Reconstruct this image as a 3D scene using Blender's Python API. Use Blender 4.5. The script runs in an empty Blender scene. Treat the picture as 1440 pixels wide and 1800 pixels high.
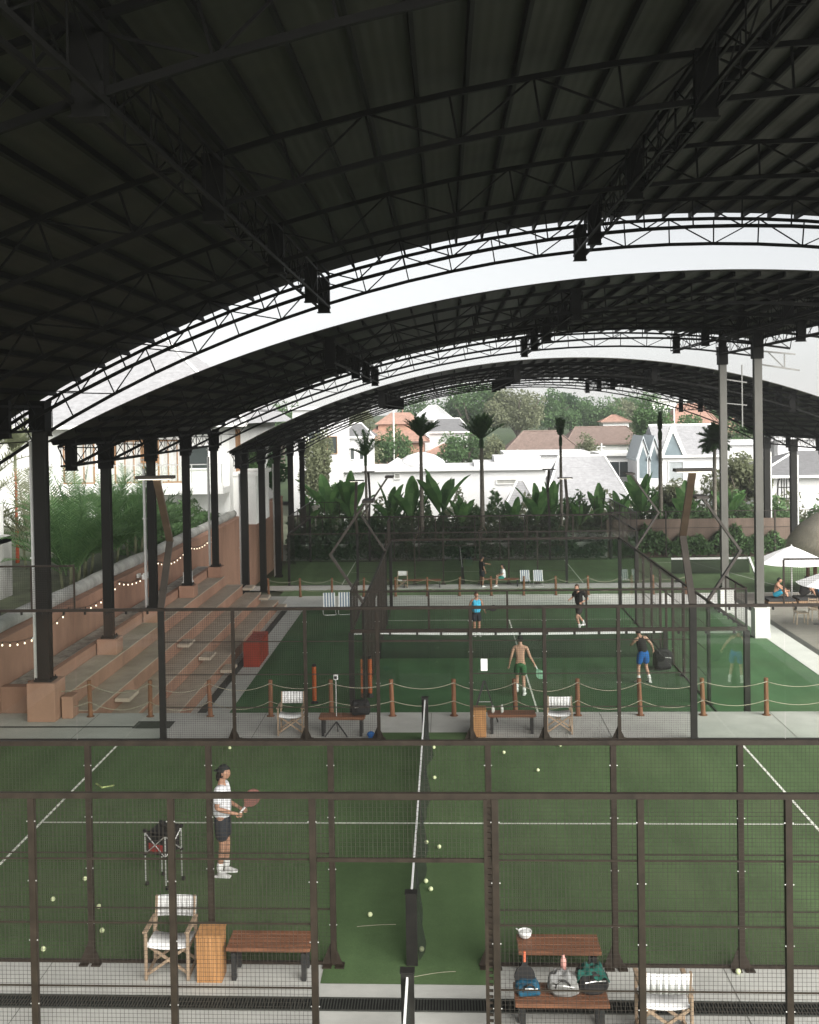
import bpy, bmesh, math, random
from math import sin, cos, pi, radians as R, sqrt
from mathutils import Vector as V, Matrix as M4, Euler
import numpy as np

SC = bpy.context.scene
COL = SC.collection
rng = random.Random(7)

# ------------------------------------------------------------------ camera
cd = bpy.data.cameras.new('camera'); cam = bpy.data.objects.new('camera', cd); COL.objects.link(cam)
F_, CX, CY = 1902.2, 686.4, 764.4            # focal length and principal point in photo pixels (a cropped frame)
pit, yaw, rol = .0194, .0506, -.0165
fw = V((-sin(yaw)*cos(pit), cos(yaw)*cos(pit), -sin(pit))); ri = V((cos(yaw), sin(yaw), 0)); up = ri.cross(fw)
rr = ri*cos(rol)+up*sin(rol); uu = up*cos(rol)-ri*sin(rol)
m = M4((rr, uu, -fw)).transposed().to_4x4(); m.translation = V((.551, -14.3435, 7.3848))
cam.matrix_world = m
cd.sensor_fit = 'VERTICAL'; cd.sensor_height = 36; cd.sensor_width = 36
cd.lens = F_/1800*36
cd.shift_x = (720-CX)/1800; cd.shift_y = (CY-900)/1800
cd.clip_start = .1; cd.clip_end = 6000
SC.camera = cam

# ------------------------------------------------------------------ light
SUN_EL, SUN_AZ = R(31), R(140)               # azimuth clockwise from +Y
w = bpy.data.worlds.new('World'); SC.world = w; w.use_nodes = True
nt = w.node_tree; bg = nt.nodes['Background']
sky = nt.nodes.new('ShaderNodeTexSky'); sky.sky_type = 'NISHITA'; sky.sun_disc = False
sky.sun_elevation = SUN_EL; sky.sun_rotation = SUN_AZ; sky.air_density = 1.0; sky.dust_density = 0.3; sky.ozone_density = 1.0
hs = nt.nodes.new('ShaderNodeHueSaturation'); hs.inputs['Saturation'].default_value = .12
nt.links.new(sky.outputs[0], hs.inputs['Color']); nt.links.new(hs.outputs[0], bg.inputs[0])
bg.inputs[1].default_value = .066
sl = bpy.data.lights.new('sun', 'SUN'); so = bpy.data.objects.new('sun', sl); COL.objects.link(so)
sl.energy = 4.8; sl.angle = R(65); sl.color = (1, .97, .92)
sd = V((sin(SUN_AZ)*cos(SUN_EL), cos(SUN_AZ)*cos(SUN_EL), sin(SUN_EL)))
so.rotation_euler = sd.to_track_quat('Z', 'Y').to_euler(); so.location = (-30, -20, 40)
SC.view_settings.view_transform = 'Standard'; SC.view_settings.look = 'None'
SC.view_settings.exposure = 1.25; SC.view_settings.gamma = 1
try:
    cy = SC.cycles; cy.max_bounces = 8; cy.diffuse_bounces = 5; cy.glossy_bounces = 3; cy.transmission_bounces = 4
    cy.transparent_max_bounces = 24; cy.use_denoising = True; cy.volume_bounces = 0
    cy.caustics_reflective = False; cy.caustics_refractive = False; cy.sample_clamp_indirect = 6
except Exception: pass

# ------------------------------------------------------------------ materials
MATS = {}
def mat(name, col, rough=.7, var=.18, scale=3.0, metal=0., bump=0., spec=.3, island=None, streak=None, emit=None, wave=None):
    if name in MATS: return MATS[name]
    m = bpy.data.materials.new(name); m.use_nodes = True; MATS[name] = m
    t = m.node_tree; L = t.links; b = t.nodes['Principled BSDF']
    b.inputs['Roughness'].default_value = rough; b.inputs['Metallic'].default_value = metal
    b.inputs['Specular IOR Level'].default_value = spec
    tc = t.nodes.new('ShaderNodeTexCoord'); src = tc.outputs['Object']
    if streak:
        mp = t.nodes.new('ShaderNodeMapping'); mp.inputs['Scale'].default_value = streak; L.new(src, mp.inputs[0]); src = mp.outputs[0]
    n = t.nodes.new('ShaderNodeTexNoise'); n.inputs['Scale'].default_value = scale; n.inputs['Detail'].default_value = 6; n.inputs['Roughness'].default_value = .65
    L.new(src, n.inputs['Vector'])
    rp = t.nodes.new('ShaderNodeValToRGB'); rp.color_ramp.elements[0].position = .3; rp.color_ramp.elements[1].position = .7
    c = V(col[:3])
    rp.color_ramp.elements[0].color = (*[max(0, x*(1-var)) for x in c], 1); rp.color_ramp.elements[1].color = (*[min(1, x*(1+var)) for x in c], 1)
    L.new(n.outputs['Fac'], rp.inputs[0]); out = rp.outputs[0]
    if island:
        g = t.nodes.new('ShaderNodeNewGeometry'); r2 = t.nodes.new('ShaderNodeValToRGB')
        r2.color_ramp.elements[0].color = (*col, 1); r2.color_ramp.elements[1].color = (*island, 1)
        L.new(g.outputs['Random Per Island'], r2.inputs[0])
        mx = t.nodes.new('ShaderNodeMix'); mx.data_type = 'RGBA'; mx.inputs[0].default_value = .7
        L.new(out, mx.inputs[6]); L.new(r2.outputs[0], mx.inputs[7]); out = mx.outputs[2]
    L.new(out, b.inputs['Base Color'])
    if wave:
        wv = t.nodes.new('ShaderNodeTexWave'); wv.bands_direction = wave[0]; wv.inputs['Scale'].default_value = wave[1]; wv.inputs['Distortion'].default_value = .3
        L.new(tc.outputs['Object'], wv.inputs['Vector'])
        bp = t.nodes.new('ShaderNodeBump'); bp.inputs['Strength'].default_value = wave[2]; bp.inputs['Distance'].default_value = .03
        L.new(wv.outputs['Fac'], bp.inputs['Height']); L.new(bp.outputs[0], b.inputs['Normal'])
    elif bump:
        n2 = t.nodes.new('ShaderNodeTexNoise'); n2.inputs['Scale'].default_value = scale*12; n2.inputs['Detail'].default_value = 4
        L.new(src, n2.inputs['Vector'])
        bp = t.nodes.new('ShaderNodeBump'); bp.inputs['Strength'].default_value = bump; bp.inputs['Distance'].default_value = .02
        L.new(n2.outputs['Fac'], bp.inputs['Height']); L.new(bp.outputs[0], b.inputs['Normal'])
    if emit:
        b.inputs['Emission Color'].default_value = (*col, 1); b.inputs['Emission Strength'].default_value = emit
    return m
def turfwear(m, k=.16):
    t = m.node_tree; L = t.links; b = t.nodes['Principled BSDF']; src = b.inputs['Base Color'].links[0].from_socket; tc = t.nodes.new('ShaderNodeTexCoord')
    mp = t.nodes.new('ShaderNodeMapping'); mp.inputs['Scale'].default_value = (.9, .05, 1); L.new(tc.outputs['Object'], mp.inputs[0])
    n = t.nodes.new('ShaderNodeTexNoise'); n.inputs['Scale'].default_value = 1.6; n.inputs['Detail'].default_value = 3; L.new(mp.outputs[0], n.inputs['Vector'])
    n2 = t.nodes.new('ShaderNodeTexNoise'); n2.inputs['Scale'].default_value = 70; n2.inputs['Detail'].default_value = 5; L.new(tc.outputs['Object'], n2.inputs['Vector'])
    ad = t.nodes.new('ShaderNodeMath'); ad.operation = 'ADD'; L.new(n.outputs['Fac'], ad.inputs[0]); L.new(n2.outputs['Fac'], ad.inputs[1])
    mr = t.nodes.new('ShaderNodeMapRange'); mr.inputs[1].default_value = .7; mr.inputs[2].default_value = 1.3; mr.inputs[3].default_value = 1-k*1.4; mr.inputs[4].default_value = 1+k*1.4; L.new(ad.outputs[0], mr.inputs[0])
    mx = t.nodes.new('ShaderNodeMix'); mx.data_type = 'RGBA'; mx.blend_type = 'MULTIPLY'; mx.inputs[0].default_value = 1; L.new(src, mx.inputs[6]); L.new(mr.outputs[0], mx.inputs[7])
    n3 = t.nodes.new('ShaderNodeTexNoise'); n3.inputs['Scale'].default_value = .28; n3.inputs['Detail'].default_value = 5; L.new(tc.outputs['Object'], n3.inputs['Vector'])
    m3 = t.nodes.new('ShaderNodeMapRange'); m3.inputs[1].default_value = .5; m3.inputs[2].default_value = .75; m3.inputs[3].default_value = 0; m3.inputs[4].default_value = .45; L.new(n3.outputs['Fac'], m3.inputs[0])
    m4 = t.nodes.new('ShaderNodeMix'); m4.data_type = 'RGBA'; L.new(m3.outputs[0], m4.inputs[0]); L.new(mx.outputs[2], m4.inputs[6]); m4.inputs[7].default_value = (.10, .12, .062, 1)
    L.new(m4.outputs[2], b.inputs['Base Color'])
def leafmat(name, a, b, rough=.55):
    new = name not in MATS; m = mat(name, a, rough, .3, 1.2, island=b, spec=.25)
    if new:
        t = m.node_tree; L = t.links; p = t.nodes['Principled BSDF']; tl = t.nodes.new('ShaderNodeBsdfTranslucent'); mx = t.nodes.new('ShaderNodeMixShader'); mx.inputs[0].default_value = .45
        L.new(p.inputs['Base Color'].links[0].from_socket, tl.inputs[0]); L.new(p.outputs[0], mx.inputs[1]); L.new(tl.outputs[0], mx.inputs[2]); L.new(mx.outputs[0], t.nodes['Material Output'].inputs['Surface'])
    return m
def glass(name, tint, refl=.9):
    m = bpy.data.materials.new(name); m.use_nodes = True; t = m.node_tree; L = t.links; MATS[name] = m
    t.nodes.remove(t.nodes['Principled BSDF']); o = t.nodes['Material Output']
    tr = t.nodes.new('ShaderNodeBsdfTransparent'); tr.inputs[0].default_value = (*tint, 1)
    gl = t.nodes.new('ShaderNodeBsdfGlossy'); gl.inputs['Roughness'].default_value = .015; gl.inputs[0].default_value = (refl, refl, refl, 1)
    fc = t.nodes.new('ShaderNodeLayerWeight'); fc.inputs[0].default_value = .5
    pw = t.nodes.new('ShaderNodeMath'); pw.operation = 'POWER'; pw.inputs[1].default_value = 5; L.new(fc.outputs['Facing'], pw.inputs[0])
    lw = t.nodes.new('ShaderNodeMath'); lw.operation = 'MULTIPLY_ADD'; lw.inputs[1].default_value = .5; lw.inputs[2].default_value = .02; L.new(pw.outputs[0], lw.inputs[0])
    ns = t.nodes.new('ShaderNodeTexNoise'); ns.inputs['Scale'].default_value = 1.5; ns.inputs['Detail'].default_value = 5
    ma = t.nodes.new('ShaderNodeMath'); ma.operation = 'MULTIPLY_ADD'; ma.inputs[1].default_value = .02; L.new(ns.outputs['Fac'], ma.inputs[0]); L.new(lw.outputs[0], ma.inputs[2])
    mx = t.nodes.new('ShaderNodeMixShader'); L.new(ma.outputs[0], mx.inputs[0]); L.new(tr.outputs[0], mx.inputs[1]); L.new(gl.outputs[0], mx.inputs[2])
    L.new(mx.outputs[0], o.inputs['Surface']); return m

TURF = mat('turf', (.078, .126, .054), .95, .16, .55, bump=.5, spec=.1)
TURF_LIT = mat('turf_lit', (.13, .195, .095), .95, .16, .5, bump=.5, spec=.1); CONCP = mat('concrete_pale', (.58, .58, .55), .85, .1, 1.3, bump=.15)  # far turf and walkway lightened: stronger light there put into the base colours
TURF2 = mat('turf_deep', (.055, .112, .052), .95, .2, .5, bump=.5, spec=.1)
turfwear(TURF); turfwear(TURF2); turfwear(TURF_LIT)
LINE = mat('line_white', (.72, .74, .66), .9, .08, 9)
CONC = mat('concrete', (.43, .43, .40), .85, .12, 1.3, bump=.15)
CONCD = mat('concrete_stained', (.30, .30, .28), .9, .45, 1.1, bump=.3, streak=(1, 1, .25))
TERRA = mat('terracotta_render', (.29, .168, .118), .9, .25, .9, bump=.15, streak=(1, 1, .4))
TERRAT = mat('terracotta_tread_lit', (.40, .335, .265), .9, .2, 1.2, bump=.2)  # lighter than the risers: light from above put into the tread colour
STEEL = mat('fence_steel', (.026, .019, .0135), .5, .35, 6, metal=.0, spec=.3)
STEELD = mat('fence_steel_dark', (.014, .013, .011), .55, .3, 6, spec=.25)
WIRE = mat('fence_wire', (.035, .03, .024), .6, .2, 4)
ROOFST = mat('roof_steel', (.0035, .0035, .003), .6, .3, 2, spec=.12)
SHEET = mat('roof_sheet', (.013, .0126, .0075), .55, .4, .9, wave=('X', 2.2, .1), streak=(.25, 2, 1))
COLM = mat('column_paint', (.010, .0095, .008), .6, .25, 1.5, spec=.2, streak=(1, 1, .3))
PIPE = mat('pipe_white', (.7, .7, .68), .5, .1, 2)
WHITE = mat('white_paint', (.78, .78, .76), .7, .05, .8)
WHITEW = mat('white_wall_weathered', (.74, .74, .72), .85, .12, .5, streak=(1, 1, .3))
GLASS = glass('court_glass', (.965, .985, .968), .85)
WINGL = mat('window_glass', (.05, .06, .06), .08, .2, 1, spec=.6)
WOOD = mat('bench_wood', (.17, .075, .04), .55, .4, 4, streak=(.6, 6, 6))
WOODL = mat('bin_wood', (.36, .185, .075), .55, .25, 3, streak=(6, 6, .5))
WOODC = mat('chair_wood', (.30, .22, .15), .6, .3, 5, streak=(3, 3, .6))
WOODP = mat('post_wood', (.17, .078, .04), .7, .35, 4, streak=(5, 5, .5))
CANVAS = mat('canvas_white', (.74, .74, .73), .85, .07, 6, bump=.1)
BLACK = mat('black_plastic', (.012, .012, .012), .5, .2, 3)
BLACKM = mat('black_metal', (.02, .02, .02), .45, .2, 3, spec=.5)
ALU = mat('aluminium', (.6, .6, .58), .35, .1, 5, metal=.6)
ROPE = mat('rope', (.30, .28, .21), .9, .2, 20)
NETM = mat('net_black', (.01, .012, .01), .9, .3, 8)
BALL = mat('ball_felt', (.62, .68, .40), .9, .12, 30)
GRATE = mat('grate', (.05, .052, .045), .6, .3, 8, metal=.2)
DARKH = mat('slot_dark', (.008, .008, .007), .9, .1, 3)

# ------------------------------------------------------------------ mesh builder
class MB:
    def __init__(s): s.v = []; s.f = []; s.mi = []; s.cur = 0
    def add(s, vs, fs):
        o = len(s.v); s.v += [tuple(x) for x in vs]; s.f += [tuple(i+o for i in f) for f in fs]; s.mi += [s.cur]*len(fs); return s
    def box(s, x0, x1, y0, y1, z0, z1):
        return s.add([(x0,y0,z0),(x1,y0,z0),(x1,y1,z0),(x0,y1,z0),(x0,y0,z1),(x1,y0,z1),(x1,y1,z1),(x0,y1,z1)],
            [(0,3,2,1),(4,5,6,7),(0,1,5,4),(1,2,6,5),(2,3,7,6),(3,0,4,7)])
    def cbox(s, c, sz, rz=0., rx=0., ry=0.):
        e = Euler((rx, ry, rz)).to_matrix(); c = V(c); h = [x/2 for x in sz]; vs = []
        for z in (-1, 1):
            for x, y in ((-1,-1),(1,-1),(1,1),(-1,1)): vs.append(c+e@V((x*h[0], y*h[1], z*h[2])))
        return s.add(vs, [(0,3,2,1),(4,5,6,7),(0,1,5,4),(1,2,6,5),(2,3,7,6),(3,0,4,7)])
    def bar(s, p, q, w, h=None, upv=(0,0,1)):
        p, q = V(p), V(q); h = h or w; d = (q-p).normalized(); u = V(upv)
        if abs(d.dot(u)) > .98: u = V((0,1,0))
        x = d.cross(u).normalized(); y = x.cross(d).normalized(); vs = []
        for e in (p, q):
            for a, b in ((-1,-1),(1,-1),(1,1),(-1,1)): vs.append(e+x*a*w/2+y*b*h/2)
        return s.add(vs, [(0,3,2,1),(4,5,6,7),(0,1,5,4),(1,2,6,5),(2,3,7,6),(3,0,4,7)])
    def tube(s, pts, r, n=6, cap=True):
        pts = [V(p) for p in pts]; rs = r if isinstance(r, (list, tuple)) else [r]*len(pts); o = []; fs = []
        for i, p in enumerate(pts):
            d = (pts[min(i+1, len(pts)-1)]-pts[max(i-1, 0)]); d = d.normalized() if d.length > 1e-9 else V((0,0,1))
            u = V((0,0,1)) if abs(d.z) < .95 else V((0,1,0)); x = d.cross(u).normalized(); y = x.cross(d)
            for k in range(n): a = 2*pi*k/n; o.append(p+(x*cos(a)+y*sin(a))*rs[i])
        for i in range(len(pts)-1):
            for k in range(n): k2 = (k+1) % n; fs.append((i*n+k, i*n+k2, (i+1)*n+k2, (i+1)*n+k))
        if cap and n > 2: fs += [tuple(range(n))[::-1], tuple((len(pts)-1)*n+k for k in range(n))]
        return s.add(o, fs)
    def lathe(s, c, prof, n=16, sx=1., sy=1., rz=0.):
        o = []; fs = []; c = V(c)
        for r, z in prof:
            for k in range(n):
                a = 2*pi*k/n; x, y = r*cos(a)*sx, r*sin(a)*sy; o.append(c+V((x*cos(rz)-y*sin(rz), x*sin(rz)+y*cos(rz), z)))
        for i in range(len(prof)-1):
            for k in range(n): k2 = (k+1) % n; fs.append((i*n+k, i*n+k2, (i+1)*n+k2, (i+1)*n+k))
        fs += [tuple(range(n))[::-1], tuple((len(prof)-1)*n+k for k in range(n))]
        return s.add(o, fs)
    def prism(s, poly, d):                    # poly of 3-D points, extruded by vector d
        n = len(poly); d = V(d); vs = [V(p) for p in poly]+[V(p)+d for p in poly]
        return s.add(vs, [tuple(range(n))[::-1], tuple(range(n, 2*n))]+[(i, (i+1) % n, n+(i+1) % n, n+i) for i in range(n)])
    def quad(s, a, b, c, d): return s.add([a, b, c, d], [(0, 1, 2, 3)])
    def sphere(s, c, r, n=12, mrows=8):
        rx, ry, rz = r if isinstance(r, (tuple, list)) else (r, r, r); c = V(c); o = []; fs = []
        for i in range(1, mrows):
            t = pi*i/mrows
            for k in range(n): a = 2*pi*k/n; o.append(c+V((rx*sin(t)*cos(a), ry*sin(t)*sin(a), rz*cos(t))))
        o += [c+V((0,0,rz)), c-V((0,0,rz))]; T = len(o)-2
        for i in range(mrows-2):
            for k in range(n): k2 = (k+1) % n; fs.append((i*n+k, (i+1)*n+k, (i+1)*n+k2, i*n+k2))
        for k in range(n): fs.append((T, k, (k+1) % n)); fs.append((T+1, (mrows-2)*n+(k+1) % n, (mrows-2)*n+k))
        return s.add(o, fs)
    def build(s, name, mt, parent=None, smooth=False, bevel=0., world=False, label=None):
        me = bpy.data.meshes.new(name)
        off = V((0,0,0))
        if world and parent:
            p = parent
            while p.parent: p = p.parent
            off = p.location
        vs = s.v if off.length == 0 else [(a-off.x, b-off.y, c-off.z) for a, b, c in s.v]
        me.from_pydata(vs, [], s.f); ms = mt if isinstance(mt, (list, tuple)) else [mt]
        for q in ms: me.materials.append(q)
        if len(ms) > 1: me.polygons.foreach_set('material_index', s.mi)
        if smooth: me.polygons.foreach_set('use_smooth', [True]*len(s.f))
        me.update(); o = bpy.data.objects.new(name, me); COL.objects.link(o)
        if parent: o.parent = parent
        if bevel:
            bm = o.modifiers.new('b', 'BEVEL'); bm.width = bevel; bm.segments = 2; bm.limit_method = 'ANGLE'
        if label: o['label'] = label
        return o
def tag(o, label, cat, group=None, kind=None):
    o['label'] = label; o['category'] = cat
    if group: o['group'] = group
    if kind: o['kind'] = kind
    return o
def thing(name, label, cat, loc=(0,0,0), rz=0., group=None):
    o = bpy.data.objects.new(name, None); COL.objects.link(o); o.location = loc; o.rotation_euler = (0,0,rz); o.empty_display_size = .2
    return tag(o, label, cat, group)
def struct(o, label=None):
    o['kind'] = 'structure'
    if label: o['label'] = label
    return o
def dup(root, loc, rz, label, group=None, sc=None):
    def cp(o, par):
        c = o.copy(); COL.objects.link(c); c.parent = par
        for ch in list(o.children): cp(ch, c)
        return c
    r = cp(root, None); r.location = loc; r.rotation_euler = (0,0,rz); r['label'] = label
    if group: r['group'] = group
    if sc: r.scale = (sc, sc, sc)
    return r

# ------------------------------------------------------------------ ground and levels
L0, L1, L2 = 0., -1.2, -2.5
struct(MB().add([(-1500,-300,-2.62),(1500,-300,-2.62),(1500,2500,-2.62),(-1500,2500,-2.62)], [(0,1,2,3)]).build('ground', mat('earth', (.10,.11,.07), .95, .4, .2, bump=.3)), 'earth and grass ground beyond the courts')
b = MB(); b.box(-10.75, 40, -40, 12.25, -2.6, 0); struct(b.build('upper_terrace', CONC), 'pale concrete terrace under the nearest courts')
b = MB(); b.box(-10.75, 60, 12.25, 36.6, -2.6, L1); struct(b.build('middle_terrace', CONC), 'pale concrete terrace under the middle court')
def sheet(name, x0, x1, y0, y1, z, m, label, n=1):
    b = MB(); b.add([(x0,y0,z),(x1,y0,z),(x1,y1,z),(x0,y1,z)], [(0,1,2,3)]); return struct(b.build(name, m), label)
sheet('turf', -10.2, 10.2, 0.02, 10.0, .004, TURF, 'green artificial turf of the near court with the ball trolley')
sheet('turf', -10.4, 10, -12, -2.0, .004, TURF, 'green artificial turf of the nearest court at the bottom edge')
sheet('turf_strip', -1.18, 1.08, -.5, 0.02, .006, TURF, 'green turf doorway strip at the near end of the net')
sheet('turf_strip', -1.07, 1.04, 10.0, 10.55, .006, TURF, 'green turf doorway strip at the far end of the net')
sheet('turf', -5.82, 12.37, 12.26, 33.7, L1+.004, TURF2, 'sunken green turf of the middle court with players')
sheet('turf', -8.65, 13.5, 36.62, 46.2, L2+.004, TURF_LIT, 'green turf strip before the far court')
sheet('turf', -10.2, 13.6, 47.9, 58.4, L2+.004, TURF_LIT, 'green artificial turf of the far court')
sheet('turf', 13.8, 40, 38, 58.4, L2+.006, TURF_LIT, 'pale green turf of the small court on the right')
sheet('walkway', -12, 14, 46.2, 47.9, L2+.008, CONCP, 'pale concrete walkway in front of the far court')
sheet('deck', 13.6, 45, 12.3, 36.5, L1+.005, mat('deck_grey', (.20,.185,.16), .8, .2, 1.5, streak=(.5,5,1)), 'grey paved cafe deck on the right')
sheet('kerb_strip', 12.37, 13.3, 12.26, 36.5, L1+.012, mat('kerb_pale', (.5,.5,.47), .8, .08, 1.5), 'pale kerb strip along the right of the middle court')
sheet('drain', 13.3, 13.6, 12.26, 36.5, L1+.010, GRATE, 'dark drain line along the cafe deck')
sheet('drain', -6.75, -6.49, 12.3, 33.4, L1+.010, GRATE, 'dark drain line below the terracotta steps')
# drain with slats between the two nearest courts
b = MB(); b.add([(-11,-1.13,.005),(11,-1.13,.005),(11,-.86,.005),(-11,-.86,.005)], [(0,1,2,3)])
dr = struct(b.build('drain', DARKH), 'black slatted drain channel across the near walkway')
b = MB()
for i in range(430):
    x = -8+i*.0375; b.cbox((x,-.995,.013), (.014,.25,.008), rz=0)
b.box(-11,11,-1.145,-1.125,.004,.018); b.box(-11,11,-.865,-.845,.004,.018)
b.build('drain_slats', GRATE, dr)
b = MB(); b.add([(-11,11.0,.005),(-6.95,11.0,.005),(-6.95,11.1,.005),(-11,11.1,.005)], [(0,1,2,3)]); struct(b.build('drain', DARKH), 'thin dark drain slot on the far walkway')
b = MB(); b.add([(-7.0,10.92,.006),(-6.1,10.92,.006),(-6.1,11.5,.006),(-7.0,11.5,.006)], [(0,1,2,3)]); g = struct(b.build('drain', DARKH), 'square drain grate on the far walkway')
b = MB()
for i in range(16): b.box(-7, -6.1, 10.93+i*.036, 10.94+i*.036, .008, .016)
b.build('drain_slats', GRATE, g)
# concrete joints
b = MB()
for x in (-8,-4.9,4.1,7.6): b.add([(x,-2,.003),(x+.012,-2,.003),(x+.012,0,.003),(x,0,.003)], [(0,1,2,3)])
for x in (-8.2,-4,.1,4.2,8.3): b.add([(x,10.05,.003),(x+.015,10.05,.003),(x+.015,12.2,.003),(x,12.2,.003)], [(0,1,2,3)])
struct(b.build('walkway_joints', mat('joint', (.16,.16,.14), .9, .2, 3)), 'thin expansion joints across the pale walkways')
# court lines
def line(pts, z, wd, label):
    b = MB()
    for (x0,y0),(x1,y1) in pts:
        d = V((x1-x0, y1-y0, 0)).normalized(); n = V((-d.y, d.x, 0))*wd/2
        b.quad(V((x0,y0,z))-n, V((x1,y1,z))-n, V((x1,y1,z))+n, V((x0,y0,z))+n)
    return struct(b.build('court_lines', LINE), label)
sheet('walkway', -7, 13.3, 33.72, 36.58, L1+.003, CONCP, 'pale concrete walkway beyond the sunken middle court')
line([((-6.95,.05),(-6.95,9.95)), ((6.95,.05),(6.95,9.95))], .009, .05, 'white service lines of the near court')
line([((-6.92,5),(6.92,5))], .0085, .05, 'white centre line of the near court')
line([((-6.95,-11.9),(-6.95,-2.1)), ((6.95,-11.9),(6.95,-2.1))], .009, .05, 'white service lines of the nearest court')
line([((-1.95,16.45),(8.1,16.45)), ((-1.95,30.35),(8.1,30.35))], L1+.009, .05, 'white service lines of the middle court')
line([((3.07,16.48),(3.07,30.32))], L1+.0085, .05, 'white centre line of the middle court')
line([((-5.57,47.95),(-5.57,57.85)), ((8.33,47.95),(8.33,57.85))], L2+.01, .06, 'white service lines of the far court')
line([((-5.5,52.9),(8.3,52.9))], L2+.0095, .06, 'white centre line of the far court')
line([((15.8,58),(18.4,48)), ((18.4,48),(19.9,42)), ((14,56),(26,56))], L2+.012, .06, 'white lines of the small court on the right')
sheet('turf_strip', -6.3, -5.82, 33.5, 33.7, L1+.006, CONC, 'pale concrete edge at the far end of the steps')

# ------------------------------------------------------------------ arched roofs
def roof(name, label, xa, za, rad, x0, x1, y0, y1, arches, girders, dep=.56, endpoints=None):
    zs = lambda x: za-(rad-sqrt(rad*rad-(x-xa)**2))
    t = thing(name, label, 'roof', (x0, y0, zs(x0)))
    N = 44; b = MB(); vs = []; fs = []
    for i in range(N+1):
        x = x0+(x1-x0)*i/N
        for y in (y0, y1): vs += [(x, y, zs(x)), (x, y, zs(x)+.035)]
    for i in range(N):
        a = i*4; c = a+4; fs += [(a, a+2, c+2, c), (a+1, c+1, c+3, a+3), (a, c, c+1, a+1), (a+2, a+3, c+3, c+2)]
    fs += [(0,1,3,2), (N*4, N*4+2, N*4+3, N*4+1)]
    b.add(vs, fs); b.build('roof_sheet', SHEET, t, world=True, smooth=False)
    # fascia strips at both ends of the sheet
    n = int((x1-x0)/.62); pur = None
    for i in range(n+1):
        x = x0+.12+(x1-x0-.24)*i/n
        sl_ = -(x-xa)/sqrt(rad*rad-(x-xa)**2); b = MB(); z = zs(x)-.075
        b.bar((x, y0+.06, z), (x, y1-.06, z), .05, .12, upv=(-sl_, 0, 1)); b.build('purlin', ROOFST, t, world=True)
    for y in arches:
        b = MB(); M = int((x1-x0-.2)/1.06); T = []; Bt = []
        for i in range(M+1):
            x = x0+.1+(x1-x0-.2)*i/M; T.append(V((x, y, zs(x)-.19))); Bt.append(V((x+(xa-x)/rad*dep, y, zs(x)-.19-dep)))
        for i in range(M):
            b.bar(T[i], T[i+1], .06, .075); b.bar(Bt[i], Bt[i+1], .06, .075)
            if i % 2: b.bar(Bt[i], T[i+1], .028)
            else: b.bar(T[i], Bt[i+1], .028)
        for i in range(M+1): b.bar(Bt[i], T[i], .028)
        b.build('arch_truss', ROOFST, t, world=True)
    for gx, ya, yb in girders:
        b = MB(); zb = zs(gx)-.19-dep-.1; zt = zs(gx)-.22
        for dx in (-.13, .13):
            b.bar((gx+dx, ya, zb), (gx+dx, yb, zb), .04, .05); b.bar((gx+dx, ya, zt-.08), (gx+dx, yb, zt-.08), .04, .05)
        k = max(1, int((yb-ya)/1.15)); 
        for i in range(k+1):
            y = ya+(yb-ya)*i/k
            for dx in (-.13, .13): b.bar((gx+dx, y, zb), (gx+dx, y, zt-.08), .018)
            b.bar((gx-.13, y, zb), (gx+.13, y, zb), .018)
            if i < k:
                y2 = ya+(yb-ya)*(i+1)/k
                for dx in (-.13, .13):
                    b.bar((gx+dx, y, zb if i % 2 else zt-.08), (gx+dx, y2, zt-.08 if i % 2 else zb), .018)
        b.build('girder', ROOFST, t, world=True)
        for y in arches:
            if ya-.3 <= y <= yb+.3:
                c = MB(); c.box(gx-.14, gx+.14, y-.08, y+.08, zb-.12, zt+.06); c.box(gx-.16, gx+.16, y-.1, y+.1, zb-.14, zb-.12); c.build('gusset_box', ROOFST, t, world=True)
    return t, zs
A_AR = [-5.37, -.5, 4.65, 9.64, 12.15]
rA, zA = roof('arched_roof', 'nearest and highest dark arched metal roof filling the top of the view', 6.5, 12.15, 32.5, -11.2, 13.6, -8.6, 12.45, A_AR,
    [(-9.4,-8.6,12.3), (-2.37,-8.6,12.3), (3.88,-8.6,12.3), (10.2,-8.6,12.3)], .6)  # rear end, out of view, cut short to let light onto the near court
rB, zB = roof('arched_roof', 'middle dark arched roof just beyond the first strip of sky', 7.3, 10.83, 38, -9.75, 13.6, 13.2, 32.4, [13.7, 16.9, 21.7, 26.65, 31.7],
    [(-9.3,13.3,32.2), (-2.4,13.3,32.2), (3.95,13.3,32.2), (10.3,13.3,32.2), (12.2,13.3,32.2)])
rC, zC = roof('arched_roof', 'farthest dark arched roof over the last court', 6.3, 9.82, 33, -9.7, 22.4, 36.0, 61, [36.6, 38.6, 43.7, 49.1, 54.6, 60.2],
    [(-9.3,36.2,60.8), (-2.4,36.2,60.8), (3.95,36.2,60.8), (10.3,36.2,60.8), (16.6,36.2,60.8), (22,36.2,60.8)])
# loose truss ends standing out past the right edge of the middle roof
b = MB(); b.bar((12.3,26.65,9.0),(13.75,26.65,8.75),.06); b.bar((12.3,26.65,9.5),(13.6,26.65,9.35),.06); b.bar((13.2,26.65,8.84),(13.2,26.65,9.4),.04); b.bar((12.6,26.65,9.46),(13.2,26.65,8.84),.04)
b.bar((13.0,31.7,9.2),(13.0,31.7,6.6),.045); b.bar((12.3,31.7,8.6),(13.2,31.7,8.45),.05); b.bar((12.3,31.7,7.6),(13.2,31.7,7.5),.04)
b.build('truss_end', mat('steel_lit', (.2,.2,.19), .5, .2, 3), rB, world=True)  # paler than the roof steel: outdoor light on these ends put into the colour

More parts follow.
